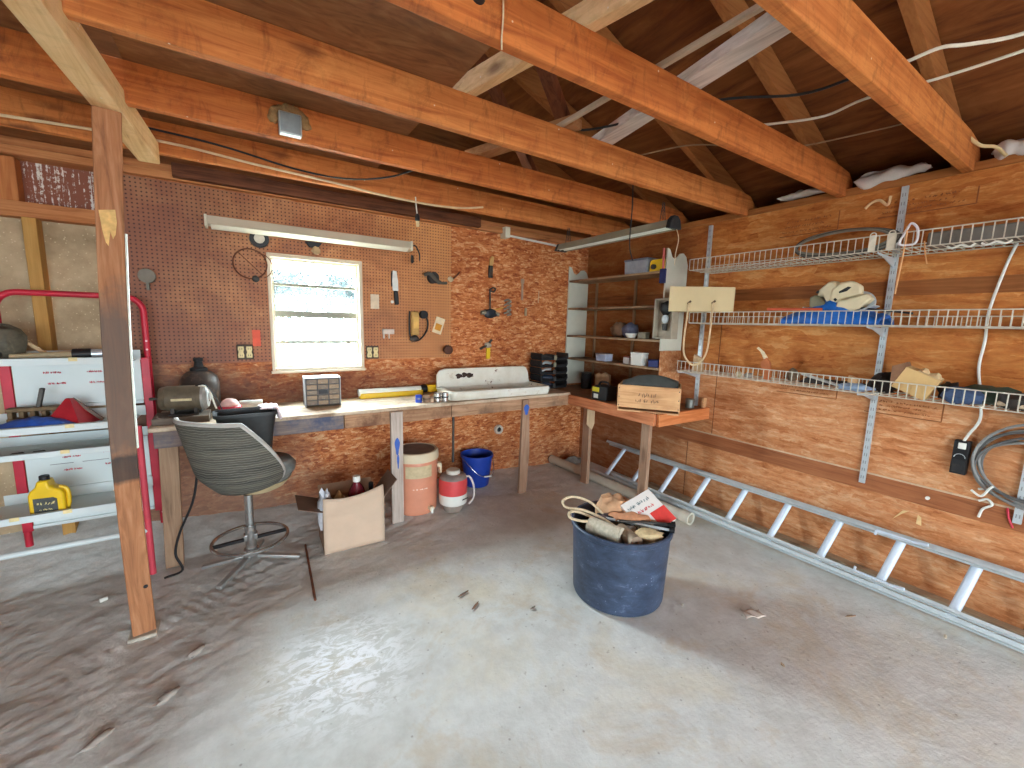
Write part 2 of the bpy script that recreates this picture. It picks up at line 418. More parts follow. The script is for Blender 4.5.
t.color(k); t.b.inputs['Roughness'].default_value = .6
PEG = t.m
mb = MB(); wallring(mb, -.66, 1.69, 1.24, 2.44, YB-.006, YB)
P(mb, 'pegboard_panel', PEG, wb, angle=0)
mb = MB(); wallring(mb, -.66, 3.5, -.05, 2.45, YB+.012, YB+.13)
P(mb, 'outer_siding', LUMX, wb, angle=0)
# open stud bay left of the pegboard
t = NT('fibreboard'); nb = t.noise(t.tc.outputs['Object'], 3, 6, .7); v = t.voro(t.tc.outputs['Object'], 46, 'Distance')
k = t.ramp(nb, ((.3, srgb(150,128,98)), (.6, srgb(196,172,138)), (.75, srgb(208,186,152))))
k = t.mix(t.ramp(v, ((.10, BW[1]), (.2, BW[0]))), k, srgb(214,196,160))
t.color(k); t.b.inputs['Roughness'].default_value = .9
P(MB().box((-4.3,YB+.10,-.05), (-.66,YB+.13,2.16)), 'fibreboard_sheathing', t.m, wb, angle=0)
t = NT('streaked_siding'); nv = t.noise(t.mapping((46,1,1.0)), 1, 4, .7, .2); nq = t.noise(t.tc.outputs['Object'], 55, 3, .7)
k = t.ramp(t.math('ADD', nv, t.math('MULTIPLY', t.math('SUBTRACT', nq, .5), .45)), ((.53, srgb(140,84,64)), (.58, srgb(226,218,208))))
t.color(k); t.b.inputs['Roughness'].default_value = .85
P(MB().box((-4.3,YB+.09,2.16), (-.66,YB+.13,2.45)), 'streaked_board', t.m, wb, angle=0)
for x in (-.632, -.99, -1.42, -2.0, -2.6, -3.2, -3.8):
    P(MB().box((x-.030,YB+.005,0), (x+.030,YB+.10,2.12)), 'stud', STUD, wb, bevel=.003)
for x in (-1.065, -1.6, -2.4):
    P(MB().box((x-.06,YB+.003,2.2), (x+.05,YB+.09,2.44)), 'cripple_stud', wood((168,98,52),(190,122,70),'z'), wb, bevel=.003)
P(MB().box((-4.3,YB-.002,2.115), (-.53,YB+.09,2.2)), 'girt', LUMX, wb, bevel=.003)
mb = MB().box((-4.3,YB-.045,2.445), (3.39,YB+.13,2.49)).box((-4.3,YB-.04,2.492), (3.39,YB+.13,2.535))
P(mb, 'top_plate', LUMX, wb, bevel=.003)
# gable triangle above the plate
P(MB().prism([(-4.5,2.53),(3.5,2.53),(3.5,2.62),(-.45,4.2),(-4.5,2.62)], YB+.09, YB+.12), 'gable_sheathing', wood((120,74,40),(146,94,54),'x'), wb, angle=0)

# dark planks nailed along the top of the wall
S(MB().box((-.30,YB-.095,2.455), (1.95,YB-.047,2.54)), 'plank', DARKX, 'dark stained plank nailed along the top of the pegboard wall', 'plank', bevel=.004, org=(.8,YB-.07,2.5))
S(MB().cyl((2.30,YB-.02,2.437), (2.93,YB-.02,2.41), .011, n=10), 'white_rod', WHITE, 'thin white rod fixed along the top of the OSB near the corner', 'rod', org=(2.6,YB-.02,2.42))
S(MB().box((2.215,YB-.10,2.40), (2.27,YB-.002,2.50)), 'white_block', CREAM, 'small white wooden block at the top of the OSB wall', 'block', bevel=.004, org=(2.24,YB-.05,2.45))

# ------------------------------------------------------------------ window
win = ST('window_1', 'white framed window with four stacked panes over the workbench')
FRAMEM = plain((214,198,172), .55, 0, .08, 10, dirt=(150,120,92), dirtamt=.38)
mb = MB(); c = .05
mb.box((WX0-.008,YB-.016,WZ0-.01), (WX0+.016,YB+.13,WZ1+.01)).box((WX1-.018,YB-.016,WZ0-.01), (WX1+.01,YB+.13,WZ1+.01))
mb.box((WX0+.018,YB-.014,WZ1-.02), (WX1-.018,YB+.13,WZ1+.01)).box((WX0+.018,YB-.014,WZ0-.01), (WX1-.018,YB+.13,WZ0+.018))
P(mb, 'jamb', FRAMEM, win, bevel=.003)
SASH = plain((206,198,178), .5, 0, .06, 10)
mb = MB(); a, b, q, r = WX0+.018, WX1-.018, WZ0+.018, WZ1-.02
ys, ye = YB+.035, YB+.075
mb.box((a,ys,q), (a+.016,ye,r)).box((b-.016,ys,q), (b,ye,r)).box((a+.016,ys,r-.016), (b-.016,ye,r)).box((a+.016,ys,q), (b-.016,ye,q+.022))
P(mb, 'sash', SASH, win, bevel=.003)
zs = [q+.022, 1.388, 1.605, 1.826, r-.016]
for i, z in enumerate(zs[1:4]):
    h = .024 if i == 1 else .011
    P(MB().box((a+.016,ys+.004,z-h), (b-.016,ye-.006,z+h)), 'glazing_bar', plain((140,138,122), .5, 0, .08, 10), win, bevel=.002)
t = NT('dusty_glass'); nt = t.m.node_tree
tr = t.new('ShaderNodeBsdfTransparent'); tr.inputs[0].default_value = (.93,.97,.97,1)
tl = t.new('ShaderNodeBsdfTranslucent'); tl.inputs[0].default_value = (.9,.9,.88,1)
gl = t.new('ShaderNodeBsdfGlossy'); gl.inputs['Roughness'].default_value = .05
m1 = t.new('ShaderNodeMixShader'); m2 = t.new('ShaderNodeMixShader')
t.l.new(t.math('MULTIPLY', t.ramp(t.noise(t.tc.outputs['Object'], 6, 5, .7), ((.3, BW[0]), (.7, BW[1]))), .012), m1.inputs[0])
t.l.new(tr.outputs[0], m1.inputs[1]); t.l.new(tl.outputs[0], m1.inputs[2])
m2.inputs[0].default_value = .04; t.l.new(m1.outputs[0], m2.inputs[1]); t.l.new(gl.outputs[0], m2.inputs[2])
t.l.new(m2.outputs[0], nt.nodes['Material Output'].inputs['Surface'])
for z, w in zip(zs, zs[1:]):
    P(MB().box((a+.02,YB+.053,z-.003), (b-.02,YB+.057,w+.003)), 'pane', t.m, win, angle=0)
P(MB().box((WX0-.015,YB-.03,WZ0-.022), (WX1+.015,YB+.02,WZ0-.004)), 'sill', FRAMEM, win, bevel=.003)

# ------------------------------------------------------------------ right wall
def corner_tone(t):
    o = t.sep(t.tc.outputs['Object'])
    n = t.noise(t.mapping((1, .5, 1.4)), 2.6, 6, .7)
    corner = t.ramp(t.math('ADD', t.math('MULTIPLY', t.math('SUBTRACT', o[1], 2.15), 1.5), t.math('SUBTRACT', n, .5)), ((.0, BW[0]), (.4, BW[1])))  # darker brown towards the back corner
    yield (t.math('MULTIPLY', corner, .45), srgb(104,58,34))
OSBR = osb(((150,82,42), (190,118,70), (208,138,88), (218,156,108), (230,180,136)), 'yz', 17, streak=1, overlay=corner_tone, name='osb_horizontal')
OSBU = osb(((128,66,24), (172,96,40), (194,116,54), (206,132,68), (218,154,92)), 'yz', 12, streak=1, overlay=corner_tone, name='osb_upper')
wr = ST('wall_right', 'right wall of horizontal OSB sheets behind the wire shelves')
ye = -4.2
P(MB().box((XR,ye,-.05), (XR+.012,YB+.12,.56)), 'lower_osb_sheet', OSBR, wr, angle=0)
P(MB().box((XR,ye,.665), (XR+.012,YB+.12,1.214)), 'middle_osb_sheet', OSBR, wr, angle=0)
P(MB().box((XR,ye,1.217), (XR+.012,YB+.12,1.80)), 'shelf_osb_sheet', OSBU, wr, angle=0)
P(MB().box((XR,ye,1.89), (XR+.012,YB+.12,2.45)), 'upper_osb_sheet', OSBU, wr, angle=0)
P(MB().box((XR+.012,ye,-.05), (XR+.12,YB+.12,2.45)), 'outer_siding', LUMY, wr, angle=0)
BATT = wood((142,84,50), (166,104,66), 'y', 1, (90,50,30), .5)
P(MB().box((XR-.004,ye,.556), (XR+.012,YB,.668)), 'batten', BATT, wr, bevel=.002)
P(MB().box((XR+.004,ye,1.795), (XR+.012,YB,1.895)), 'batten', wood((132,78,38), (160,98,52), 'y', 1, (84,46,24), .5), wr, bevel=.002)
P(MB().box((XR-.006,ye,.666), (XR+.012,2.30,.676)), 'seam_strip', plain((196,166,136), .8), wr)
P(MB().box((XR-.004,2.0,2.345), (XR+.012,2.10,2.45)).box((XR-.004,ye,2.37), (XR+.012,1.995,2.45)), 'top_board', OSBU, wr, bevel=.002)
P(MB().box((XR-.012,ye,2.45), (XR+.12,YB+.12,2.495)), 'top_plate', wood((146,88,42),(170,108,58),'y',1,(90,48,24),.5), wr, bevel=.003)
P(MB().box((XR-.07,ye,0), (XR-.001,2.6,.045)), 'sill_plate', wood((150,126,100), (170,146,118), 'y', 1, (100,80,60), .3), wr, bevel=.004)
mb = MB()
for z0, z1, yy in ((.0,.556,2.24), (.676,1.795,2.02), (0,.556,.2), (.676,1.795,-.2)): mb.box((XR-.0015,yy-.002,z0), (XR+.001,yy+.002,z1))
P(mb, 'sheet_joint', plain((70,38,22), .9), wr, angle=0)
mb = MB()                                                     # faded mill stamps printed on the sheets
for y, z, w, h in ((1.62,2.27,.34,.13), (1.05,2.30,.40,.10), (1.52,1.14,.36,.09), (.98,1.09,.34,.10)):
    [strokes(mb, (XR-.0012,y-.01*q,z+h*.26*q), (0,-1,0), (0,0,1), w*(.85-.12*(q % 2)), h*.13, 22-3*q, .0008, int(y*10)+q) for q in range(3)]
    for a, b in (((y+.02,z-.02),(y-w,z-.02)), ((y-w,z-.02),(y-w,z+h)), ((y-w,z+h),(y+.02,z+h))):
        mb.bar((XR-.0008,a[0],a[1]), (XR-.0008,b[0],b[1]), .0012, .006, up=(0,0,1) if a[1] == b[1] else (0,1,0))
P(mb, 'mill_stamp', plain((140,84,46), .9), wr, angle=0, label='faded dark mill stamp')

# unseen walls that keep the daylight to the openings
wl = ST('wall_left', 'left wall outside the picture')
P(MB().box((-4.35,-4.2,-.05), (-4.3,3.8,2.5)), 'osb_sheet', OSBB, wl, angle=0)
wf = ST('wall_front', 'front wall with the open garage doorway behind the camera')
P(MB().box((-4.3,-4.2,-.05), (-3.3,-4.1,2.5)).box((3.0,-4.2,-.05), (3.5,-4.1,2.5)).box((-3.3,-4.2,2.15), (3.0,-4.1,2.5)), 'osb_sheet', OSBB, wf, angle=0)
P(MB().prism([(-4.5,2.5),(3.5,2.5),(3.5,2.62),(-.45,4.2),(-4.5,2.62)], -4.2, -4.17), 'gable_sheathing', OSBB, wf, angle=0)

# ------------------------------------------------------------------ roof
SL, XRDG = .39, -.45
def zb(x): return 2.50+SL*((XR-x) if x >= XRDG else (XR-(2*XRDG-x)))
ce = ST('ceiling', 'underside of the plywood roof deck')
def deck(t):
    pass
t = NT('roof_deck'); yv = t.mapping((3, .5, 3)); n = t.noise(yv, 3, 6, .68, 1.4); big = t.noise(t.tc.outputs['Object'], 1.4, 5, .65)
k = t.ramp(n, ((.3, srgb(94,50,24)), (.5, srgb(126,72,34)), (.7, srgb(146,92,48))))
k = t.mix(.6, k, t.ramp(big, ((.3, (.5,.46,.42,1)), (.65, (1,1,1,1)))), 'MULTIPLY')
t.color(k); t.b.inputs['Roughness'].default_value = .8; t.b.inputs['Specular IOR Level'].default_value = .2
DECK = t.m
L = math.hypot(1, SL); ux, uz = -1/L, SL/L
for side in (1, -1):
    for i in range(4):
        s0 = -.45+i*1.22; s1 = min(s0+1.22, (XR-XRDG)*L+.01)
        def pt(s, n, y): 
            x = XR+ux*s; z = 2.50+uz*s
            x += SL/L*n; z += n/L
            if side < 0: x = 2*XRDG-x
            return (x, y, z)
        for ya, yb in ((-4.35,-.01),(-.01,2.43),(2.43,3.95)):
            vs = [pt(s, n, y) for n in (.145,.158) for s, y in ((s0,ya),(s1,ya),(s1,yb),(s0,yb))]
            P(MB().add(vs, ((0,3,2,1),(4,5,6,7),(0,1,5,4),(1,2,6,5),(2,3,7,6),(3,0,4,7))), 'roof_sheet', DECK, ce, angle=0)
P(MB().box((3.78,-4.35,2.2), (3.80,3.95,2.72)).box((-4.70,-4.35,2.2), (-4.68,3.95,2.72)), 'eave_blocker', LUMY, ce, angle=0)  # unseen boards added to keep daylight out of the open eaves
P(MB().box((XR+.02,-4.35,2.3), (3.79,3.95,2.32)).box((-4.69,-4.35,2.3), (-4.3,3.95,2.32)), 'soffit', LUMY, ce, angle=0)
P(MB().box((XR+.02,3.925,2.2), (3.80,3.95,2.85)).box((XR+.02,-4.35,2.2), (3.80,-4.325,2.85)).box((-4.70,3.925,2.2), (-4.25,3.95,2.85)).box((-4.70,-4.35,2.2), (-4.25,-4.325,2.85)), 'eave_closer', LUMY, ce, angle=0)  # unseen end boards added to stop light leaking in at the eaves
# roofing nail tips and plywood grain are left to the material

JY = [.68, 1.255, 1.89, 2.495, 3.12, .07, -.54, -1.15]
JL = ['ceiling joist nearest the camera at top right, ending over the wire shelves', 'long orange ceiling joist crossing the top centre with a large dark knot',
      'ceiling joist that carries the near end of the hanging shop light', 'ceiling joist with the grey junction box nailed to it',
      'ceiling joist nearest the back wall with the pale cable along it', 'ceiling joist just above and behind the camera', 'ceiling joist behind the camera', 'rearmost ceiling joist behind the camera']
mats = [JOIST, JOIST2, JOIST, JOIST2, JOIST, JOIST, JOIST, JOIST]
for i, y in enumerate(JY[:5]):
    pol = [(-4.3,2.45),(3.47,2.45),(3.47,2.55),(3.40,2.60),(3.22,2.617),(-4.3,2.617)]
    mb = MB().prism([(a-.0, b) for a, b in pol], y-.0, y+.045)
    S(mb, 'ceiling_joist', mats[i], JL[i], 'joist', group='ceiling joists', bevel=.004, angle=0, org=(0,y,2.45))
# dark burnt-looking knot on the second joist
S(MB().lathe([(.001,-.001),(.026,.0),(.022,.004),(.010,.003),(.001,-.001)], 18, Matrix.Translation((.66,1.2545,2.545)) @ Matrix.Rotation(PI/2,4,'X'), cap=False),
  'dark_knot', plain((44,26,20), .8), 'large dark round knot on the orange joist at top centre', 'knot')
for i, y in enumerate(JY[:5]):
    yy = y+.05
    a = [(XR+.30, zb(XR+.30)), (XRDG, zb(XRDG)), (XRDG, zb(XRDG)+.14), (XR+.30, zb(XR+.30)+.14)]
    S(MB().prism(a, yy, yy+.045), 'roof_rafter', RAFT, ['roof rafter beside the joist nearest the camera', 'roof rafter rising above the top centre joist', 'roof rafter beside the joist under the shop light chain',
       'roof rafter above the joist with the junction box', 'roof rafter closest to the back wall', 'roof rafter just above the camera'][i], 'rafter', group='right slope rafters', bevel=.003, angle=0, org=(2,yy,3))
    b = [(2*XRDG-p, q) for p, q in a]
    if i in (1, 2, 3, 4):
        S(MB().prism(b, yy, yy+.045), 'roof_rafter', RAFT, ['', 'left slope rafter above the top centre joist', 'left slope rafter in the dark behind the loft plywood', 'left slope rafter above the junction box joist', 'left slope rafter by the back gable'][i],
          'rafter', group='left slope rafters', bevel=.003, angle=0, org=(-2,yy,3))
# web braces
for y, x0_, x1_, lab in ((1.94,1.75,1.25,'dark slanting roof brace between the white plank and the joist'), (2.54,1.9,1.4,'slanting roof brace in the dark above the junction box joist'), (1.30,.55,1.05,'slanting roof brace above the top centre joist')):
    S(MB().bar((x0_,y+.13,2.62), (x1_,y+.13,zb(x1_)+.05), .04, .09, up=(0,1,0)), 'roof_brace', wood((104,56,34), (128,74,46), 'z'), lab, 'brace', org=(x0_,y,2.62), bevel=.003)
# loft plywood
t = NT('loft_plywood'); n = t.noise(t.mapping((1.6, 5, 1)), 2.2, 5, .6, 2.6); big = t.noise(t.tc.outputs['Object'], 1.6, 4)
k = t.ramp(n, ((.3, srgb(112,68,36)), (.5, srgb(140,90,50)), (.7, srgb(156,108,66))))
k = t.mix(.5, k, t.ramp(big, ((.3, (.6,.56,.5,1)), (.6, (1,1,1,1)))), 'MULTIPLY')
t.color(k); t.b.inputs['Roughness'].default_value = .75
S(MB().box((-.34,1.20,2.618), (.872,3.25,2.634)), 'loft_plywood', t.m, 'plywood sheet laid over the joists at top left', 'plywood', angle=0, org=(.27,2.2,2.618))
S(MB().box((-2.2,1.62,2.618), (-.52,3.4,2.634)), 'loft_plywood', t.m, 'plywood sheet over the joists left of the header beam', 'plywood', angle=0, org=(-1.3,2.5,2.618))
S(MB().box((1.15,-.4,2.90), (1.75,2.6,2.915)), 'loft_plywood', DECK, 'dark stamped plywood sheet high among the rafters', 'plywood', angle=0, org=(1.4,1,2.9)) if False else None
# boards lying across the joists
S(MB().bar((1.865,2.02,2.645), (1.57,.40,2.645), .105, .05), 'white_plank', wood((190,178,168), (222,212,202), 'y', 1, (120,104,96), .6), 'white painted plank lying across the joists at top right', 'plank', org=(1.7,1.2,2.62), bevel=.003)
S(MB().bar((.93,2.05,2.66), (1.24,.70,2.66), .05, .09), 'loose_board', LUMY, 'bare board on edge across the joists right of the loft plywood', 'board', org=(1.08,1.4,2.62), bevel=.003)
S(MB().bar((1.33,2.62,2.645), (1.58,1.85,2.645), .09, .05), 'loose_board', wood((150,100,60),(176,126,84),'y'), 'short bare board lying flat behind the shop light joist', 'board', org=(1.5,2.2,2.62), bevel=.003)
S(MB().box((1.50,.30,2.62), (1.522,2.2,2.64)), 'wood_strip', wood((170,150,124), (190,170,146), 'y'), 'thin pale strip lying along the joists left of the white plank', 'strip', org=(1.51,1.2,2.62))
# header beam and post
HD = T('header_beam', 'square timber header running under the joists at top left, resting on the post', 'beam', (-.42,2,2.4))
mb = MB().bar((-.80,-4.1,2.4425), (-.352,3.11,2.4425), .092, .115)
P(mb, 'timber', LUMY, HD, bevel=.005, org=(-.42,2,2.4))
PO = T('support_post', 'rough square timber post standing in the dirt at left, stained dark in the middle', 'post', (-.47,2.54,0))
t = NT('post_wood'); v = t.mapping((20, 20, 1.4)); f = t.noise(v, 1.5, 6, .65, 1); o3 = t.sep(t.tc.outputs['Object'])
k = t.ramp(f, ((.3, srgb(128,80,48)), (.5, srgb(164,108,68)), (.7, srgb(182,130,92))))
nn = t.noise(t.tc.outputs['Object'], 5, 6, .7)
zz = t.math('ADD', t.math('MULTIPLY', t.math('ABSOLUTE', t.math('SUBTRACT', o3[2], 1.28)), -2.1), t.math('ADD', nn, .62))
k = t.mix(t.math('MULTIPLY', t.ramp(zz, ((.22, BW[0]), (.55, BW[1]))), .8), k, srgb(92,80,72))
sp = t.math('ADD', t.math('MULTIPLY', t.math('ABSOLUTE', t.math('SUBTRACT', o3[2], .87)), -14), t.math('ADD', nn, .9))
k = t.mix(t.math('MULTIPLY', t.ramp(sp, ((.4, BW[0]), (.7, BW[1]))), .85), k, srgb(44,40,38))
t.color(k); t.b.inputs['Roughness'].default_value = .75; t.bump(f, .25, .004)
lean = (.078, -.125)
def lv(x, y, z): return (x*.93+lean[0]*z/2.385-.028*math.sin(PI*z/2.385), y+lean[1]*z/2.385, z)
pz = [-.02+2.405*i/8 for i in range(9)]
vs = [lv(x, y, z) for z in pz for x, y in ((-.048,0),(.046,.018),(.03,.105),(-.064,.087))]
P(MB().add(vs, [(0,3,2,1),(32,33,34,35)]+[(4*i+k_,4*i+(k_+1) % 4,4*i+4+(k_+1) % 4,4*i+4+k_) for i in range(8) for k_ in range(4)]), 'timber', t.m, PO, bevel=.004)
mb = MB().prism([(x*.78, z) for x, z in ((-.034,2.0),(-.012,2.03),(.012,1.985),(.034,1.975),(.036,1.90),(.026,1.85),(.014,1.83),(.006,1.86),(-.006,1.80),(-.016,1.815),(-.024,1.86),(-.03,1.93))], -.003, .0)
fm = P(mb, 'foam_patch', plain((216,176,112), .9, 0, .2, 40), PO, angle=60, label='blob of dried tan foam'); 
fm.location = lv(-.008, .003, 1.92)[:2] + (.05,); fm.rotation_euler = (0, 0, .19)
fm.location.x = lv(0,0,1.92)[0]-.006; fm.location.y = lv(0,0,1.92)[1]+.006
mb = MB()
for i in range(6): mb.bar(lv(.049,.026,.96+.158*i), lv(.049,.026,.96+.158*(i+1)+.002), .006, .016, up=(0,1,0))
st = P(mb, 'edge_strip', plain((206,206,190), .5), PO, label='pale metal strip down the right edge')
P(MB().cyl((.022,-.004,.26), (.022,.012,.26), .009, n=12), 'bolt_hole', BLACK, PO)
P(MB().box((-.065,-.022,-.006), (.05,.10,.012)), 'footing', plain((176,166,150), .9), PO, bevel=.008, label='small concrete shim')

# insulating foam along the top of the right wall
for a, b, lab in ((.62,.36,'lumpy white foam on the wall plate at the far right, over the wire shelves'), (1.20,.86,'longer white foam on the wall plate between the ends of the two nearest joists'), (1.66,1.32,'thin dull foam on the wall plate left of the second joist end')):
    mb = MB(); n = 12; sc_ = .5 if a > 1.5 else 1
    mb.grid(lambda u, v: (3.385+.02*noise.noise(Vector((u*5,v*3,a)))-.035*math.sin(2*PI*v), b+(a-b)*u+.03*noise.noise(Vector((v*4,a,u))), 2.525+sc_*(.038*math.cos(2*PI*v)+.034*noise.noise(Vector((u*4,v*2,a*3))))*(math.sin(PI*min(1,max(0,u)))**.3+.12)), 20, 13)
    S(mb, 'foam_strip', plain((206,196,190), .9, 0, .08, 20), lab, 'foam', angle=80, org=(XR,(a+b)/2,2.5))

# ------------------------------------------------------------------ wiring overhead
def wire(name, pts, r, mat, label, cat='wire', n=8, seg=6, **k):
    q = curve(pts, seg); return S(MB().tube(q, r, n), name, mat, label, cat, org=tuple(q[0]), **k)
wire('cable', [(-.9,3.07,2.47),(-.3,3.10,2.505),(.15,3.10,2.48),(.6,3.105,2.462),(.9,3.10,2.44),(1.25,3.10,2.435),(1.5,3.09,2.45),(1.7,3.10,2.49)], .007, plain((216,190,150), .6), 'pale cable stapled along the joist nearest the back wall')
wire('cable', [(-.55,3.08,2.56),(-.05,3.09,2.545),(.35,3.10,2.50),(.62,2.95,2.455),(.85,2.80,2.47),(1.0,2.56,2.50)], .006, BLACK, 'black cable sagging below the joist with the junction box')
wire('cable', [(1.40,2.12,2.63),(1.56,1.97,2.645),(1.717,1.823,2.64),(1.945,1.314,2.64),(2.189,1.042,2.63),(2.271,.858,2.65),(2.33,.72,2.66)], .006, BLACK, 'black cable running between the joists at top right')
wire('cable', [(2.30,1.40,2.645),(2.42,1.24,2.64),(2.50,1.06,2.63),(2.50,.90,2.645),(2.56,.67,2.65),(2.595,.438,2.66),(2.63,.2,2.68)], .006, CORDW, 'lower white cable crossing above the joists at top right')
wire('cable', [(2.25,.74,2.63),(2.286,.704,2.64),(2.31,.611,2.655),(2.359,.541,2.65),(2.442,.42,2.655),(2.5,.2,2.68)], .007, CORDW, 'upper white cable leaving the nearest joist at top right')
wire('cable', [(2.1,2.05,2.62),(2.202,1.882,2.64),(2.292,1.635,2.63),(2.6,1.48,2.64),(2.80,1.339,2.64),(2.918,.942,2.64),(2.95,.75,2.65)], .004, plain((150,120,90), .7), 'thin brown wire strung above the wall end of the joists')
wire('cable', [(3.17,.74,2.63),(3.22,.70,2.60),(3.27,.65,2.545),(3.31,.60,2.53),(3.33,.56,2.48)], .008, plain((214,188,140), .6), 'pale cable drooping over the end of the nearest joist to the wall')
wire('string', [(.745,1.248,2.66),(.742,1.246,2.60),(.745,1.246,2.52),(.742,1.248,2.455),(.742,1.246,2.42)], .003, ROPE, 'longer tan string hanging down the top centre joist', 'string')
wire('string', [(.70,1.245,2.66),(.692,1.246,2.61),(.697,1.246,2.56)], .003, ROPE, 'short tan string beside the longer one on the top centre joist', 'string')
# junction box
JB = T('junction_box', 'grey steel junction box on the joist, framed by crumbly old foam', 'electrical box', (.27,2.495,2.53))
P(MB().box((-.05,-.05,-.07), (.05,-.001,.03)), 'box', GALV, JB, bevel=.006)
P(MB().box((-.044,-.054,-.064), (.044,-.0495,.024)), 'cover_plate', plain((150,158,160), .5, .5), JB, bevel=.002)
mb = MB()
for i in range(10):
    a = i/9*PI; mb.blob((.07*math.cos(a), -.012, .0+.055*math.sin(a)), (.026,.014,.024), 10, .25, i)
P(mb, 'old_foam', plain((156,122,80), .9, 0, .3, 60), JB, angle=60)
PG = T('hanging_plug', 'cord end with a plug hanging from the joist above the pegboard', 'plug', (1.14,3.1,2.45))
P(MB().tube(curve([(0,0,.02),(.004,0,-.04),(.012,0,-.10)]), .005, 8), 'cord', CORDW, PG)
P(MB().lathe([(.008,.0),(.016,-.012),(.018,-.045),(.012,-.052)][::-1], 12, Matrix.Translation((.013,0,-.095))), 'plug_body', BLACK, PG)
P(MB().cyl((.013,0,-.147), (.016,0,-.185), .013, .011, 12), 'plug_tip', plain((226,206,160), .5), PG)

# ------------------------------------------------------------------ lights (unlit strip fixtures)
SF = T('strip_light', 'unlit beige fluorescent strip light mounted on the pegboard over the window', 'light fixture', (.562,3.58,2.20))
hl = .705
mb = MB().prism([(-.055,-.022),(.055,-.022),(.055,.02),(.02,.036),(-.03,.036)], -hl, hl, 'yz')
P(mb, 'housing', plain((196,184,160), .5, 0, .08, 6), SF, bevel=.003)
P(MB().prism([(-.052,-.024),(-.02,-.044),(.03,-.044),(.05,-.024)], -hl+.03, hl-.03, 'yz'), 'diffuser', plain((226,222,206), .35, 0, .04, 6), SF)
P(MB().box((-hl-.004,-.06,-.040), (-hl+.012,.058,.036)), 'end_cap', CREAM, SF, bevel=.003); P(MB().box((hl-.012,-.06,-.040), (hl+.004,.058,.036)), 'end_cap', CREAM, SF, bevel=.003)
P(MB().box((-.30,.05,-.03), (-.24,.096,.03)).box((.24,.05,-.03), (.30,.096,.03)), 'wall_bracket', STEELD, SF)
mb = MB().tube(curve([(hl,0,.0),(hl+.04,-.01,.01),(hl+.075,-.01,-.05),(hl+.08,-.005,-.11)]), .006, 8)
P(mb, 'cord', BLACK, SF)
P(MB().lathe([(.006,0),(.014,.012),(.012,.06),(.006,.066)], 10, Matrix.Translation((hl+.005,-.03,-.14))), 'switch', BLACK, SF)

HL = T('hanging_shop_light', 'unlit two-tube shop light hung on chains in front of the corner bookcase', 'light fixture', (2.585,2.575,2.295))
ln = .61
mb = MB().prism([(-.062,-.035),(-.035,.022),(.035,.022),(.062,-.035),(.058,-.035),(.033,.018),(-.033,.018),(-.058,-.035)], -ln, ln, 'xz')
P(mb, 'reflector', plain((150,142,122), .5, .1, .08, 8), HL)
P(MB().box((-.03,-ln+.02,.004), (.03,ln-.02,.018)), 'ballast_cover', plain((206,204,190), .5), HL)
for s in (-1, 1): P(MB().cyl((s*.027,-ln+.02,-.018), (s*.027,ln-.02,-.018), .016, n=14), 'fluorescent_tube', plain((228,232,222), .3, 0, .02), HL)
mb = MB().prism([(-.066,-.04),(-.05,.02),(-.02,.048),(.02,.048),(.05,.02),(.066,-.04)], -ln-.025, -ln+.012, 'xz')
P(mb, 'end_cap', BLACKM, HL, bevel=.006); P(MB().prism([(-.066,-.04),(-.036,.026),(.036,.026),(.066,-.04)], ln-.012, ln+.02, 'xz'), 'end_cap', STEELD, HL, bevel=.004)
for yy in (-ln+.09, ln-.10):
    mb = MB()
    for s in (-1, 1): mb.tube([(s*.03,yy,.02), (s*.008,yy,.16)], .003, 6)
    for q in range(5): mb.tube(arc((s*.0,yy,.05+q*.022), .009, 0, 2*PI, 10, 'xz')[:-1], .002, 5, closed=True)
    P(mb, 'chain', STEELD, HL)
P(MB().tube(curve([(.02,-ln,-.0),(.045,-ln-.02,-.10),(.04,-ln-.01,-.2),(.05,-ln+.0,-.28)]), .003, 6), 'pull_cord', ROPE, HL)
wire('cord', [(2.36,2.15,2.62),(2.37,2.15,2.4),(2.375,2.16,2.2),(2.39,2.165,2.12),(2.43,2.17,2.05)], .004, BLACK, 'thin black cord hanging in front of the shop light', 'cord')

# ------------------------------------------------------------------ tools on the back wall
Yp = YB-.008
RG = T('wire_hoop', 'rusty wire wheel hoop hanging left of the window', 'hoop', (.10,Yp-.012,1.955))
P(MB().tube(arc((0,0,0), .105, 0, 2*PI, 30)[:-1], .005, 8, closed=True), 'rim', RUST, RG)
P(MB().tube([(-.07,0,.075),(.075,0,-.075)], .003, 6).tube(arc((.05,-.004,-.01), .09, -1.2, 1.6, 14), .003, 6), 'spoke', RUST, RG)
P(MB().blob((.03,-.004,-.105), (.026,.012,.022), 10, .2, 3), 'clip', STEELD, RG)
DK = T('reel', 'dark round reel with a pale centre on the wall under the strip light', 'reel', (.165,Yp-.02,2.135))
P(MB().lathe([(.0,-.018),(.062,-.018),(.062,.018),(0,.018)], 22, Matrix.Rotation(PI/2,4,'X'), cap=False), 'disc', BLACK, DK)
P(MB().lathe([(.0,-.03),(.032,-.028),(.034,.028),(0,.03)], 18, Matrix.Rotation(PI/2,4,'X'), cap=False), 'hub', plain((196,186,170), .5), DK)
BK = T('wall_bracket', 'small dark and tan bracket on the wall above the window', 'bracket', (.525,Yp-.02,2.115))
P(MB().prism([(-.06,.04),(.06,.04),(.03,0),(-.03,0)], -.015, .015), 'plate', BLACK, BK, bevel=.003)
P(MB().blob((.015,-.01,-.02), (.035,.014,.03), 10, .25, 5), 'holder', plain((170,140,104), .8), BK)
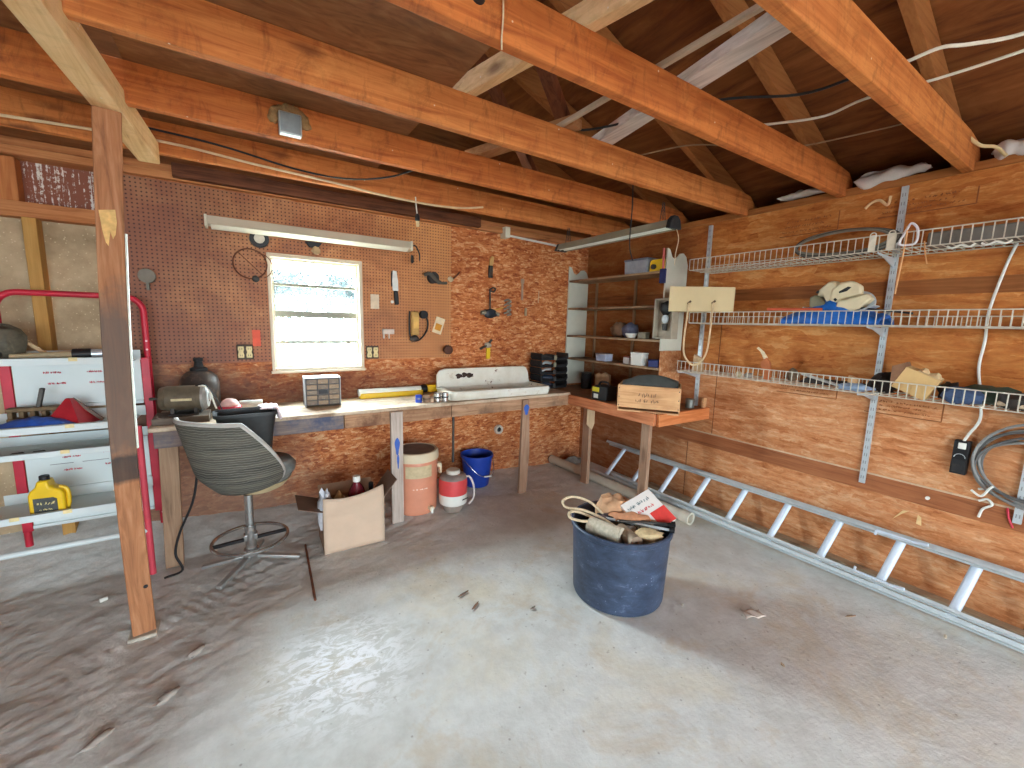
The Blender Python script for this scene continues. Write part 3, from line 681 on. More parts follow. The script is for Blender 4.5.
def outlet(x, z, label, rz=0):
    o = T('outlet', label, 'outlet', (x,Yp,z))
    P(MB().box((-.052,-.012,-.055), (.052,0,.055)), 'box_plate', plain((72,58,44), .6), o, bevel=.004)
    for s in (-1, 1):
        r = P(MB().prism([(s*.026-.018,-.042),(s*.026+.018,-.042),(s*.026+.02,-.02),(s*.026+.014,0),(s*.026+.02,.02),(s*.026+.018,.042),(s*.026-.018,.042),(s*.026-.02,.02),(s*.026-.014,0),(s*.026-.02,-.02)], -.02, -.011), 'receptacle', plain((214,196,142), .5), o, bevel=.003)
        mb = MB()
        for zz in (-.024, .024):
            for dx in (-.006, .006): mb.box((s*.026+dx-.0015,-.0206,zz-.006), (s*.026+dx+.0015,-.0196,zz+.006))
        P(mb, 'slots', BLACK, r)
    return o
outlet(.035, 1.318, 'double beige outlet on the wall left of the window')
outlet(.955, 1.302, 'double beige outlet just right of the window bottom corner')
S(MB().box((-.026,-.003,-.06), (.026,0,.06)), 'red_sticker', plain((214,84,56), .6), 'orange-red sticker on the wall left of the window', 'sticker', (.112,Yp,1.42))
KN = T('drywall_saw', 'white bladed knife with black handle hanging right of the window', 'knife', (1.16,Yp-.008,1.85))
P(MB().prism([(-.022,-.02),(.026,-.02),(.024,.06),(.012,.145),(-.02,.15),(-.026,.06)], -.002, .002), 'blade', plain((214,214,206), .4, .3), KN)
P(MB().prism([(-.014,-.02),(.02,-.02),(.026,-.07),(.03,-.135),(-.004,-.14),(-.012,-.08)], -.012, .012), 'handle', BLACK, KN, bevel=.006)
P(MB().cyl((-.028,-.006,-.115), (-.028,.006,-.115), .013, n=12), 'peg_tip', WHITE, KN)
P(MB().prism([(-.036,.02),(-.022,.02),(-.02,.15),(-.036,.13)], -.001, .003), 'sheath_edge', BLACK, KN)
PT = T('pulley_strap', 'dark round pulley with a strap end hanging on the pegboard below the strip light cord', 'pulley', (1.50,Yp-.025,1.965))
P(MB().lathe([(0,-.024),(.05,-.024),(.036,-.006),(.036,.006),(.05,.024),(0,.024)], 20, Matrix.Rotation(PI/2,4,'X'), cap=False), 'wheel', plain((56,50,46), .6, .2), PT)
P(MB().tube(curve([(-.085,0,.02),(-.04,-.02,.03),(.03,-.01,-.025),(.09,0,-.04),(.135,0,-.035)]), [.016]*9+[.02]*12+[.012]*12, 8), 'strap', plain((88,82,72), .8), PT)
P(MB().blob((.17,-.004,.0), (.03,.014,.022), 10, .2, 2), 'hook', plain((206,186,150), .6), PT)
P(MB().tube([(.19,0,.0),(.24,0,.045),(.26,0,.07)], .008, 8), 'tail', RUST, PT)
BU = T('tool_bundle', 'tan strap bundle with black cord loop hanging on the pegboard', 'tool', (1.33,Yp-.02,1.55))
P(MB().box((-.04,-.018,-.10), (.035,.012,.11)), 'pouch', plain((190,148,84), .8, 0, .2, 30), BU, bevel=.012)
mb = MB().tube(curve([(-.055,-.02,.11),(-.06,-.02,0),(-.045,-.02,-.13),(.03,-.02,-.14),(.10,-.02,-.06),(.11,-.02,.03),(.07,-.02,.10)]), .008, 8)
P(mb, 'cord_loop', BLACK, BU)
P(MB().lathe([(0,-.02),(.036,-.018),(.036,.018),(0,.02)], 16, Matrix.Translation((.075,-.015,.085)) @ Matrix.Rotation(PI/2,4,'X'), cap=False), 'spool', BLACKM, BU)
P(MB().blob((-.01,-.018,-.13), (.045,.022,.03), 12, .2, 9), 'head', STEELD, BU)
P(MB().box((-.02,-.022,-.04), (.028,-.017,.06)), 'brass_strip', plain((214,170,92), .4, .3), BU)
TG = T('price_tag', 'tilted yellow and white card hanging beside the tan bundle', 'card', (1.562,Yp-.004,1.54))
o = P(MB().box((-.045,-.003,-.075), (.045,0,.075)), 'card', plain((226,206,170), .7), TG); o.rotation_euler = (0,.32,0)
o2 = P(MB().box((-.030,-.005,-.045), (.030,-.003,.015)), 'printed_panel', plain((206,140,40), .6), TG); o2.rotation_euler = (0,.32,0)
S(MB().box((-.035,-.004,-.06), (.035,0,.06)).box((-.02,-.006,.0), (.018,-.004,.04)), 'small_card', plain((214,196,170), .7), 'small off-white card pinned right of the window', 'card', (.985,Yp,1.73))
S(MB().box((-.05,-.03,-.022), (.05,0,.022)).box((-.045,-.03,-.06), (-.035,-.004,-.02)).box((.0,-.03,-.06), (.01,-.004,-.02)), 'white_bracket', plain((196,184,172), .6), 'small white plastic clip on the pegboard under the knife', 'bracket', (1.09,Yp,1.48), bevel=.003)
S(MB().lathe([(0,-.045),(.04,-.04),(.055,0),(.055,.05),(.03,.06),(0,.06)], 18, Matrix.Rotation(PI/2,4,'X'), cap=False), 'wooden_disc', plain((86,50,34), .7), 'brown round knob on the wall left of the sink backsplash', 'knob', (1.63,Yp-.045,1.318)).scale = (.75,.8,.75)
S(MB().lathe([(0,-.03),(.035,-.03),(.045,0),(.045,.03),(0,.03)], 18, Matrix.Translation((0,0,0)) @ Matrix.Rotation(PI/2,4,'X'), cap=False).box((-.008,-.02,-.09),(.008,.0,-.03)), 'door_pull', plain((104,96,84), .5, .4), 'grey round pull on the pegboard beside the timber post', 'knob', (-.475,Yp-.03,1.82))
Yo = YB-.002
HA = T('scraper', 'dark bladed scraper with wooden handle hanging on the OSB wall', 'scraper', (2.105,Yo-.014,2.11))
P(MB().box((-.022,-.010,-.095), (.022,.010,.02)), 'head', STEELD, HA, bevel=.004); P(MB().prism([(-.018,.02),(.022,.02),(.034,.10),(.012,.115),(-.012,.085)], -.012, .012), 'handle', plain((206,160,96), .7), HA, bevel=.005)
PL = T('hand_drill', 'old hand tool with crank hanging head down on the OSB wall', 'tool', (2.10,Yo-.025,1.76))
P(MB().cyl((0,0,-.06), (-.005,0,.14), .010, .008, 10), 'shaft', STEELD, PL); P(MB().blob((0,-.005,-.09), (.07,.03,.045), 14, .2, 4), 'body', plain((52,56,62), .5, .3), PL)
P(MB().cyl((-.10,0,-.085), (-.05,0,-.085), .02, .024, 12).cyl((.05,0,-.09), (.10,0,-.10), .024, .02, 12), 'jaw', plain((150,140,120), .5, .3), PL)
P(MB().tube(curve([(-.01,0,.14),(.03,0,.16),(.06,0,.15),(.035,0,.12),(.0,0,.13)]), .007, 8), 'hook', STEELD, PL)
P(MB().tube([(.02,-.02,-.06),(.13,-.03,-.03)], .005, 8), 'pin', plain((206,160,60), .5), PL)
SP = T('spring_clip', 'grey spring steel clips hanging beside the hand tool', 'clip', (2.31,Yo-.012,1.73))
for q in range(4): P(MB().tube(curve([(-.04,0,.07-q*.042),(.0,-.012,.085-q*.042),(.04,0,.065-q*.042),(.0,.006,.055-q*.042)]), .009, 8), 'coil', plain((156,146,132), .4, .5), SP)
S(MB().box((-.012,-.010,-.11), (.012,0,.06)).box((-.02,-.012,.06), (.02,0,.105)), 'file', plain((176,146,120), .6, .2), 'slim grey file hanging on the OSB right of the clips', 'file', (2.49,Yo,1.93), bevel=.002)
S(MB().box((-.012,-.012,-.04), (.012,0,.02)).cyl((0,-.012,.03), (0,-.002,.03), .014, n=12), 'latch', plain((168,150,120), .5, .4), 'tiny metal latch hanging under the file', 'latch', (2.54,Yo,1.70))
S(MB().cyl((0,0,-.06), (.004,-.002,.07), .004, n=6), 'nail_hook', plain((206,176,140), .5), 'thin pale hook on the OSB right of the file', 'hook', (2.70,Yo-.004,1.86))
YT = T('yellow_scraper', 'yellow handled tool hanging just above the sink backsplash', 'tool', (2.10,Yo-.016,1.33))
P(MB().box((-.03,-.010,-.11), (.012,.010,.0)), 'handle', YELLOW, YT, bevel=.005); P(MB().tube(curve([(-.10,0,-.01),(-.04,-.006,.02),(.0,0,.05),(.03,0,.08)]), .012, 8), 'jaw', STEELD, YT)
P(MB().blob((-.015,-.004,.03), (.04,.016,.03), 10, .2, 6), 'head', plain((186,176,160), .4, .4), YT)
PF = T('pipe_flange', 'round pipe stub with pale flange in the wall below the sink', 'pipe', (2.235,YB-.001,.475))
P(MB().lathe([(.0,.001),(.05,.001),(.046,.03),(.026,.03),(.026,.006),(0,.006)], 22, Matrix.Rotation(PI/2,4,'X'), cap=False), 'flange', plain((206,196,180), .6), PF)
P(MB().cyl((0,-.005,0), (0,-.020,0), .025, n=18), 'bore', BLACK, PF)

# ------------------------------------------------------------------ workbenches
BT = .92
WB = T('workbench', 'long pale topped workbench along the back wall under the window', 'workbench', (1.1,3.4,0))
og = (1.1,3.4,0)
P(MB().box((-.47,3.108,BT-.025), (2.715,YB-.01,BT)), 'bench_top', BENCHW, WB, bevel=.004, org=og)
for x0_, x1_, m in ((-.45,.60,wood((112,100,98),(146,128,116),'x',1,(64,66,80),.4,stain=(78,84,104))), (.605,1.44,APRONX), (1.445,2.70,wood((158,120,90),(190,150,118),'x',1,(96,66,48),.6,stain=(128,98,76)))):
    P(MB().box((x0_,3.118,BT-.125), (x1_,3.148,BT-.026)), 'apron_board', m, WB, bevel=.003, org=og)
P(MB().prism([(-.463,0),(-.372,0),(-.345,BT-.03),(-.440,BT-.03)], 3.20, 3.24), 'leg', wood((140,112,88),(168,136,108),'z',1,(90,66,50),.5), WB, bevel=.003, org=og)
P(MB().box((.93,3.085,0), (1.022,3.117,BT-.03)), 'leg', GREYW, WB, bevel=.003, org=og, label='pale painted leg with blue smear')
P(MB().prism([(2.12,0),(2.20,0),(2.225,.4),(2.205,BT-.03),(2.14,BT-.03),(2.125,.4)], 3.085, 3.117), 'leg', LEGW, WB, bevel=.003, org=og)
mb = MB()                                                     # blue paint smears
for x, z, w, h in ((.975,.62,.018,.07), (.98,.50,.008,.06), (2.175,.80,.026,.05)):
    mb.prism([(x+w*math.cos(a)*(1+.3*math.sin(3*a)), z+h*math.sin(a)) for a in [q*PI/7 for q in range(14)]], 3.0830, 3.0852)
P(mb, 'paint_smear', plain((52,92,176), .5), WB, angle=0, org=og, label='blue paint smear')
for x in (-.40, 1.0, 2.2): P(MB().box((x-.02,3.15,BT-.11), (x+.02,YB-.012,BT-.027)), 'cross_rail', LEGW, WB, org=og)

RB = T('corner_workbench', 'side workbench of orange lumber in the right corner under the bookcase', 'workbench', (3.05,2.7,0)); og = (3.05,2.7,0)
P(MB().box((2.72,2.085,BT-.055), (XR-.004,YB-.012,BT-.03)), 'bench_top', wood((120,88,62),(150,112,82),'y',1,(80,56,40),.4), RB, bevel=.003, org=og)
P(MB().box((2.69,2.085,BT-.115), (2.718,3.106,BT-.02)), 'apron_board', APRONY, RB, bevel=.003, org=og)
P(MB().box((2.72,2.056,BT-.12), (XR-.004,2.084,BT-.022)), 'apron_board', wood((190,108,58),(214,134,82),'x',1,(130,70,36),.4), RB, bevel=.003, org=og)
P(MB().box((2.84,2.955,0), (2.88,3.045,BT-.06)), 'leg', LEGW, RB, bevel=.003, org=og)
P(MB().box((2.80,2.945,BT-.30), (2.90,2.954,BT-.06)).prism([(2.80,BT-.30),(2.9,BT-.3),(2.87,BT-.36)], 2.945, 2.954), 'gusset', wood((188,156,120),(206,176,140),'z'), RB, org=og)
P(MB().box((2.885,2.275,0), (2.925,2.360,BT-.06)), 'leg', LEGW, RB, bevel=.003, org=og)
P(MB().box((2.84,2.365,BT-.115), (3.38,2.40,BT-.06)), 'cross_rail', LEGW, RB, org=og)
RZ = BT-.03

# drawer cabinet
DC = T('drawer_cabinet', 'small parts cabinet with rows of amber drawers on the bench under the window', 'cabinet', (.513,3.44,BT), rz=-.03); DC.scale = (.94,1,.86)
DCB = plain((178,176,178), .5, 0, .05)
P(MB().box((-.125,-.06,.012), (.125,.075,.25)), 'body', plain((84,78,74), .6), DC, bevel=.003)
P(MB().box((-.132,-.068,.25), (.132,.08,.258)).box((-.132,-.068,.0), (-.126,.08,.25)).box((.126,-.068,0), (.132,.08,.25)), 'case', DCB, DC, bevel=.002)
cab = T('x','x','x'); 
fm1 = plain((150,122,90), .4, 0, .2, 40); fm2 = plain((120,100,78), .4, 0, .2, 40)
for r in range(5):
    for c in range(3):
        x = -.0815+c*.0815; z = .036+r*.046
        if (r, c) == (2, 1): continue
        d = P(MB().prism([(x-.036,z-.018),(x+.036,z-.018),(x+.036,z+.019),(x-.036,z+.019)], -.066, -.055), 'drawer', fm1 if (r+c) % 2 else fm2, DC, bevel=.002)
        P(MB().box((x-.012,-.074,z-.010), (x+.012,-.066,z-.006)), 'pull', plain((150,130,104), .4), d)
bpy.data.objects.remove(cab)
P(MB().box((-.034,-.0612,.112), (.034,-.0602,.146)), 'empty_slot', BLACK, DC)

# long yellow and white tool
YL = T('inspection_lamp', 'long yellow tube lamp with white lens lying at the back of the bench', 'lamp', (1.15,3.60,BT), rz=.0)
P(MB().prism([(-.035,0),(.035,0),(.038,.03),(.034,.045),(-.034,.045),(-.038,.03)], -.325, .22, 'yz'), 'body', YELLOW, YL, bevel=.005)
P(MB().cyl((-.32,-.004,.052), (.21,-.004,.052), .028, n=16), 'lens', plain((226,226,214), .35, 0, .04), YL)
P(MB().cyl((.205,0,.05), (.265,0,.05), .034, n=16), 'collar', BLACK, YL, bevel=.003); P(MB().box((.265,-.035,.02), (.37,.035,.085)), 'handle', YELLOW, YL, bevel=.01)
P(MB().cyl((-.335,-.004,.05), (-.318,-.004,.05), .031, n=16), 'end_cap', WHITE, YL)
# small things along the front of the bench
for x, y, r, h, m, lab in ((1.205,3.235,.020,.05,BLUE,'blue pipe fitting standing on the bench by the lamp handle'), (1.268,3.225,.022,.045,plain((146,116,92),.6),'brown pipe fitting between the blue and the silver ones'),
                        (1.352,3.20,.022,.06,CHROME,'left of two shiny sockets beside the sink'), (1.418,3.195,.022,.06,CHROME,'right of two shiny sockets beside the sink')):
    q = T('fitting', lab, 'fitting', (x,y,BT)); q.scale = (1.35,1.35,1.2)
    P(MB().lathe([(.0,0),(r,0),(r,h*.45),(r*.8,h*.5),(r*.8,h*.55),(r,h*.6),(r,h),(r*.6,h),(r*.6,h*.7),(0,h*.7)], 16, cap=False), 'body', m, q)
    P(MB().lathe([(r*.84,h*.5),(r*1.08,h*.52),(r*1.08,h*.58),(r*.84,h*.6)], 16, cap=False), 'ring', BLACK if m is not BLUE else CHROME, q)

# enamel sink
SK = T('enamel_sink', 'old white enamel sink with rust spotted backsplash lying on the bench', 'sink', (1.98,3.33,BT), rz=-.03)
t = NT('chipped_enamel'); ob = t.tc.outputs['Object']
n = t.noise(ob, 7, 6, .75); n2 = t.noise(ob, 26, 5, .7)
k = t.ramp(t.noise(ob, 3, 5, .7), ((.3, srgb(206,198,178)), (.6, srgb(228,226,214))))
k = t.mix(t.math('MULTIPLY', t.ramp(n, ((.58, BW[0]), (.68, BW[1]))), .5), k, srgb(186,158,120))
k = t.mix(t.ramp(t.math('ADD', n, t.math('MULTIPLY', t.math('SUBTRACT', n2, .5), .5)), ((.66, BW[0]), (.70, BW[1]))), k, srgb(96,62,44))
t.color(k); t.b.inputs['Roughness'].default_value = .35; EN = t.m
w, d0, d1 = .52, -.19, .17
def rrect(x, y0_, y1_, r, z, n=5):
    o = []
    for cx_, cy_, a0 in ((x-r,y1_-r,0),(-x+r,y1_-r,PI/2),(-x+r,y0_+r,PI),(x-r,y0_+r,1.5*PI)):
        for i in range(n+1):
            a = a0+PI/2*i/n; o.append((cx_+r*math.cos(a), cy_+r*math.sin(a), z))
    return o
rings = [rrect(w-.012,d0+.012,d1-.002,.05,.0), rrect(w-.004,d0+.004,d1,.055,.028), rrect(w,d0,d1+.001,.058,.05), rrect(w-.006,d0+.006,d1,.056,.072), rrect(w-.03,d0+.03,d1-.004,.05,.078),
         rrect(w-.05,d0+.05,d1-.015,.045,.066), rrect(w-.075,d0+.075,d1-.03,.05,.03), rrect(w-.12,d0+.11,d1-.06,.05,.012)]
mb = MB(); n = len(rings[0]); mb.v = [p for r in rings for p in r]
mb.f = [(i*n+k_, i*n+(k_+1) % n, (i+1)*n+(k_+1) % n, (i+1)*n+k_) for i in range(len(rings)-1) for k_ in range(n)] + [tuple(range(n))[::-1], tuple((len(rings)-1)*n+k_ for k_ in range(n))]
P(mb, 'basin', EN, SK, angle=60)
sp = [(-w+.01,.05),(w-.01,.05),(w-.035,.09),(w-.05,.17),(w-.075,.222),(w-.11,.235),(-w+.09,.235),(-w+.04,.222),(-w+.012,.18)]
P(MB().prism(sp, d1-.012, d1+.012), 'backsplash', EN, SK, bevel=.006)
mb = MB()
for cx_, cz in ((-.29,.163), (-.18,.166), (-.235,.172)):
    mb.prism([(cx_+(.036 if cx_ != -.235 else .03)*math.cos(a)*(1+.25*math.sin(4*a+cx_*9)), cz+.022*math.sin(a)*(1+.25*math.cos(3*a))) for a in [q*PI/8 for q in range(16)]], d1-.0135, d1-.0118)
P(mb, 'rusted_hole', plain((58,42,36), .9, 0, .5, 60), SK, angle=0, label='rusted through faucet holes')
P(MB().lathe([(.0,.0125),(.03,.0125),(.026,.016),(0,.015)], 16, Matrix.Translation((.05,-.02,0)), cap=False), 'drain', STEELD, SK)

# stack of black parts bins
bx, by = 2.73, 3.48
silver = plain((178,178,176), .4, .3, .1)
for q in range(5):
    o = T('parts_bin', ['lowest black parts bin of the stack in the bench corner', 'second lowest black bin of the corner stack, dark contents', 'middle black bin of the corner stack with a bright strip', 'black bin second from the top with a silver curve inside', 'topmost black bin of the corner stack'][q],
          'bin', (bx+.004*math.sin(q*2), by, BT+q*.073), group='stacked black parts bins')
    P(MB().prism([(-.165,0),(.165,0),(.18,.03),(.175,.071),(.165,.071),(.155,.012),(-.155,.012),(-.165,.071),(-.175,.071),(-.18,.03)], -.09, .10), 'tray', BLACKM, o, bevel=.004)
    P(MB().prism([(-.16,.012),(.16,.012),(.16,.034),(.10,.03),(0,.024),(-.10,.03),(-.16,.034)], -.094, -.084), 'front_lip', BLACK, o, bevel=.003)
    P(MB().box((-.016,-.098,.004), (.016,-.088,.05)), 'label_holder', plain((150,144,120) if q > 2 else (70,68,66), .5), o, bevel=.002)
    if q in (2, 3): P(MB().tube(curve([(-.135,-.06,.032),(-.10,-.065,.052),(-.03,-.066,.052 if q == 2 else .04)]), .014, 8), 'contents', silver, o)
    else: P(MB().blob((-.05,-.03,.036), (.09,.05,.026), 12, .2, q), 'contents', plain((52,60,74) if q < 2 else (44,40,38), .6), o)

# motor, tank, tub on the chair
MO = T('electric_motor', 'grimy grey electric motor lying on the left end of the workbench', 'motor', (-.30,3.30,BT+.04), rz=-.12); MO.scale = (.74,.74,.74)
S(MB().box((-.14,-.10,0), (.14,.11,.04)), 'motor_plank', wood((96,84,74),(126,112,98),'x'), 'grimy board under the electric motor on the bench end', 'board', (-.32,3.28,BT), bevel=.004)
MG = plain((104,92,74), .6, .2, .2, 20)
P(MB().cyl((-.13,0,.135), (.12,0,.135), .105, n=28), 'housing', MG, MO, bevel=.006)
P(MB().lathe([(0,0),(.108,0),(.108,.02),(.085,.045),(.04,.05),(.04,.058),(0,.058)], 26, Matrix.Translation((.115,0,.135)) @ Matrix.Rotation(PI/2,4,'Y'), cap=False), 'end_bell', plain((156,152,146), .5, .3), MO)
P(MB().lathe([(0,0),(.104,0),(.09,.04),(.05,.05),(0,.05)], 26, Matrix.Translation((-.13,0,.135)) @ Matrix.Rotation(-PI/2,4,'Y'), cap=False), 'end_bell', MG, MO)
P(MB().cyl((-.17,0,.135), (-.245,0,.135), .012, n=12), 'shaft', STEELD, MO)
P(MB().box((-.08,-.109,.125), (.06,-.1,.145)), 'name_plate', plain((196,180,140), .4, .3), MO, bevel=.002)
P(MB().box((-.11,-.09,0), (.10,.09,.012)).box((-.10,-.07,.012), (-.07,.07,.07)).box((.06,-.07,.012), (.09,.07,.07)), 'foot', STEELD, MO, bevel=.003)
P(MB().tube(curve([(.10,-.03,.235),(.17,-.05,.22),(.20,-.07,.12),(.22,-.07,.04)]), .007, 8), 'lead_wire', CORDW, MO); P(MB().tube(curve([(.08,-.03,.24),(.15,-.05,.25),(.22,-.075,.14),(.26,-.07,.03)]), .005, 8), 'lead_wire', BLACK, MO)
wire('power_cord', [(-.30,3.19,.86),(-.26,3.175,.70),(-.29,3.16,.45),(-.37,3.14,.25),(-.40,3.13,.12),(-.37,3.10,.02),(-.45,3.05,.02)], .007, BLACK, 'black cord dangling past the left bench leg to the floor', 'cord')
TK = T('pressure_tank', 'dusty dark round tank standing behind the electric motor', 'tank', (-.24,3.545,BT))
P(MB().lathe([(0,0),(.105,0),(.112,.02),(.112,.2),(.10,.245),(.07,.275),(.04,.285),(0,.285)], 30, cap=False), 'vessel', plain((66,56,50), .5, .1, .25, 12, dirt=(128,104,86), dirtamt=.5), TK)
P(MB().lathe([(.035,.28),(.05,.285),(.05,.30),(.028,.31),(.022,.345),(.028,.35),(.028,.37),(.0,.372)], 18, cap=False), 'valve', BLACKM, TK)
RBALL = T('red_ball', 'pale pink and red round float beside the motor leads', 'float', (-.075,3.36,BT))
P(MB().blob((0,0,.055), (.058,.055,.055), 18, .02, 1), 'float_shell', plain((222,178,170), .5), RBALL); P(MB().tube(arc((0,0,.05), .058, 0, 2*PI, 20, 'xy')[:-1], .012, 8, closed=True), 'band', RED, RBALL)
CN = T('spray_can', 'crumpled white can lying on the bench behind the black tub', 'can', (.01,3.50,BT))
P(MB().cyl((-.03,0,.034), (.11,-.01,.034), .033, n=18), 'can_body', WHITE, CN, bevel=.003); P(MB().cyl((-.075,.003,.034), (-.03,0,.034), .022, .03, 14), 'cap', plain((126,110,96), .5, .4), CN); P(MB().cyl((.0,0,.034), (.045,-.003,.034), .0336, n=18), 'printed_band', plain((150,140,136), .5), CN)

CH = T('swivel_chair', 'high swivel chair with ribbed grey bucket back facing the bench', 'chair', (-.005,2.97,.0), rz=0)
t = NT('ribbed_fabric'); o3 = t.sep(t.tc.outputs['Object'])
wv = t.math('SINE', t.math('ADD', t.math('MULTIPLY', o3[2], 430), t.math('MULTIPLY', t.noise(t.tc.outputs['Object'], 9, 5), 14)))
mm = t.ramp(t.noise(t.mapping((2,2,40)), 1.2, 4, .7), ((.35, srgb(58,56,50)), (.65, srgb(96,92,80))))
k = t.mix(t.math('MULTIPLY', t.ramp(wv, ((.70, BW[0]), (.98, BW[1]))), .55), mm, srgb(150,146,134))
t.color(k); t.b.inputs['Roughness'].default_value = .8; t.bump(wv, .25, .003); RIB = t.m
rear = math.atan2(-.70, -.72)
def shell(u, v):
    th = (u-.5)*2*math.radians(112); a = abs(th)
    zt = 1.0-.012*a - max(0, (a-.72))**1.0*.37
    zt = max(zt, .60)
    z0 = .545+.045*(a/2)**2
    z = z0+(zt-z0)*v
    q = min(1, max(0, z-.54)/.14); rr = .155+.08*math.sin(q*PI/2)+.085*max(0,(z-.6))/.4
    sc = 1.0+.06*math.cos(th)
    ang = rear+th
    return (rr*sc*math.cos(ang)-.02*math.cos(rear), rr*sc*math.sin(ang)-.02*math.sin(rear), z)
P(MB().grid(shell, 41, 22), 'backrest', RIB, CH, angle=180, solid=.022)
edge = [shell(i/60, 1) for i in range(61)]
P(MB().tube(edge, .0135, 8), 'piping', plain((176,172,164), .6), CH)
P(MB().lathe([(0,.53),(.12,.535),(.185,.55),(.205,.59),(.20,.635),(.15,.655),(0,.655)], 32, Matrix.Translation((.055,.05,0)), cap=False), 'seat', plain((112,112,106), .6, 0, .2, 30), CH, angle=60)
fwd = Vector((.72,.70,0)).normalized(); sid = Vector((fwd.y,-fwd.x,0))
def cush(u, v):
    a = 2*PI*u; r = [0,.17,.20,.205,.18,.0][int(round(v*5))]; z = [.55,.55,.565,.60,.635,.645][int(round(v*5))]
    p = fwd*(.085+math.sin(a)*r*1.08)+sid*(math.cos(a)*r*1.06); return (p.x, p.y, z+.035)
P(MB().grid(cush, 30, 6, True), 'cushion', plain((120,122,118), .5, 0, .2, 20), CH, angle=60)
P(MB().lathe([(0,.485),(.10,.49),(.15,.515),(.19,.56),(0,.562)], 26, Matrix.Translation((.06,.045,0)), cap=False), 'underside', plain((190,170,130), .8), CH)
P(MB().cyl((0,0,.09), (0,0,.28), .032, n=20).cyl((0,0,.28), (0,0,.48), .024, n=20), 'pole', CHROME, CH)
P(MB().lathe([(.033,.075),(.045,.08),(.045,.125),(.033,.13)], 18, cap=False), 'hub', CHROME, CH, bevel=.004); P(MB().cbox((0,0,.205), (.075,.05,.04)), 'ring_clamp', CHROME, CH, bevel=.004)
P(MB().tube(arc((0,0,.19), .205, 0, 2*PI, 40, 'xy')[:-1], .011, 10, closed=True), 'foot_ring', CHROME, CH)
P(MB().bar((-.20,-.02,.19), (.20,.02,.19), .022, .016), 'ring_bar', BLACK, CH)
for a in (-2.25, -.28, 1.35, 2.83):
    d = Vector((math.cos(a), math.sin(a), 0))
    P(MB().bar(d*.03+Vector((0,0,.075)), d*.275+Vector((0,0,.03)), .036, .022), 'leg', plain((176,176,172), .35, .7), CH, bevel=.005)
TB = T('black_tub', 'square black plastic tub standing on the seat of the swivel chair', 'tub', (.012,2.985,.682), rz=.06); TB.scale = (1.08,1,.97)
h = .335
def tub(u, v):
    a, b, z = [(.105,.075,0),(.118,.083,.11),(.130,.090,.22),(.148,.103,h),(.155,.11,h),(.155,.11,h-.02),(.148,.104,h-.01),(.138,.094,h-.01),(.1,.07,.012),(0,0,.012)][int(round(v*9))]
    th = 2*PI*u; cs, sn = math.cos(th), math.sin(th); e = .35
    return (a*math.copysign(abs(cs)**e, cs), b*math.copysign(abs(sn)**e, sn), z)
P(MB().grid(tub, 40, 10, True), 'tub_body', plain((46,46,46), .45, 0, .2, 20), TB, angle=50)
mb = MB().grid(lambda u, v: (.06+.105*u+.01*math.sin(v*7), -.08+.15*v, h+.016+.01*noise.noise(Vector((u*5,v*5,1))) - (.0 if u < .85 else (u-.85)*.5)), 16, 16)
S(mb, 'rag', plain((206,188,190), .9, 0, .2, 30, dirt=(120,70,84), dirtamt=.4), 'pinkish white rag draped over the right rim of the black tub', 'rag', (.024,2.985,.676), solid=.006, angle=80)

# ------------------------------------------------------------------ red and white rack
RK = T('steel_rack', 'red tube rack with white steel shelves standing at the far left', 'rack', (-.82,3.4,0)); og = (-.82,3.4,0)
xl, xr, yf, yb2 = -1.13, -.50, 3.18, 3.56
p = [(xl,yb2,.17),(xl,yb2,1.59)] + [tuple(q) for q in arc((xl+.09,yb2,1.59), .09, PI, PI/2, 8)] + [tuple(q) for q in arc((xr-.09,yb2,1.59), .09, PI/2, 0, 8)] + [(xr,yb2,.17)]
P(MB().tube(p, .0175, 12), 'back_frame', RED, RK, org=og)
mb = MB()
for q in range(22): mb.cyl((xr+.002,yb2-.0185,.25+q*.055), (xr+.002,yb2-.0165,.25+q*.055), .006, n=8)
P(mb, 'slot_row', plain((236,190,196), .5), RK, org=og)
for x in (xl-.08, xr-.02): P(MB().tube([(x,yf,.0),(x,yf,.96 if x < -1 else .93)], .0165, 12), 'front_post', REDT if x > -1 else RED, RK, org=og)
for x in (xl+.012, xr-.012): P(MB().box((x-.022,yb2-.035,.27), (x+.022,yb2-.019,1.30)), 'slotted_upright', RED, RK, bevel=.003, org=og)
def shelf(z, y0_, y1_, lip=.04):
    mb = MB().box((xl-.10,y0_,z-.004), (xr-.055,y1_,z)).box((xl-.10,y0_-.004,z-.004), (xr-.055,y0_,z+lip)).box((xl-.10,y0_-.004,z+lip-.004), (xr-.055,y0_+.016,z+lip)).box((xl-.06,y1_,z-.004), (xr-.03,y1_+.004,z+lip+.025))
    return P(mb, 'shelf', RACKW, RK, bevel=.0015, org=og)
shelf(1.29, yf+.10, yb2-.04, .035); shelf(.935, yf, yb2-.045, .035); shelf(.80, yf, yb2-.045, .03); shelf(.455, yf, yb2-.045, .035)
def panel(z0, z1): return P(MB().box((xl+.04,yb2-.036,z0), (xr-.035,yb2-.028,z1)).box((xl+.04,yb2-.05,z0), (xr-.035,yb2-.036,z0+.02)), 'back_panel', RACKW, RK, bevel=.0015, org=og)
panels = [panel(1.01, 1.29), panel(.50, .79), panel(.29, .45)]
P(MB().tube([(xl-.10,yf,.285),(xr-.02,yf,.285)], .016, 10), 'bottom_bar', RACKW, RK, org=og)
yy = yb2-.0365-3.4
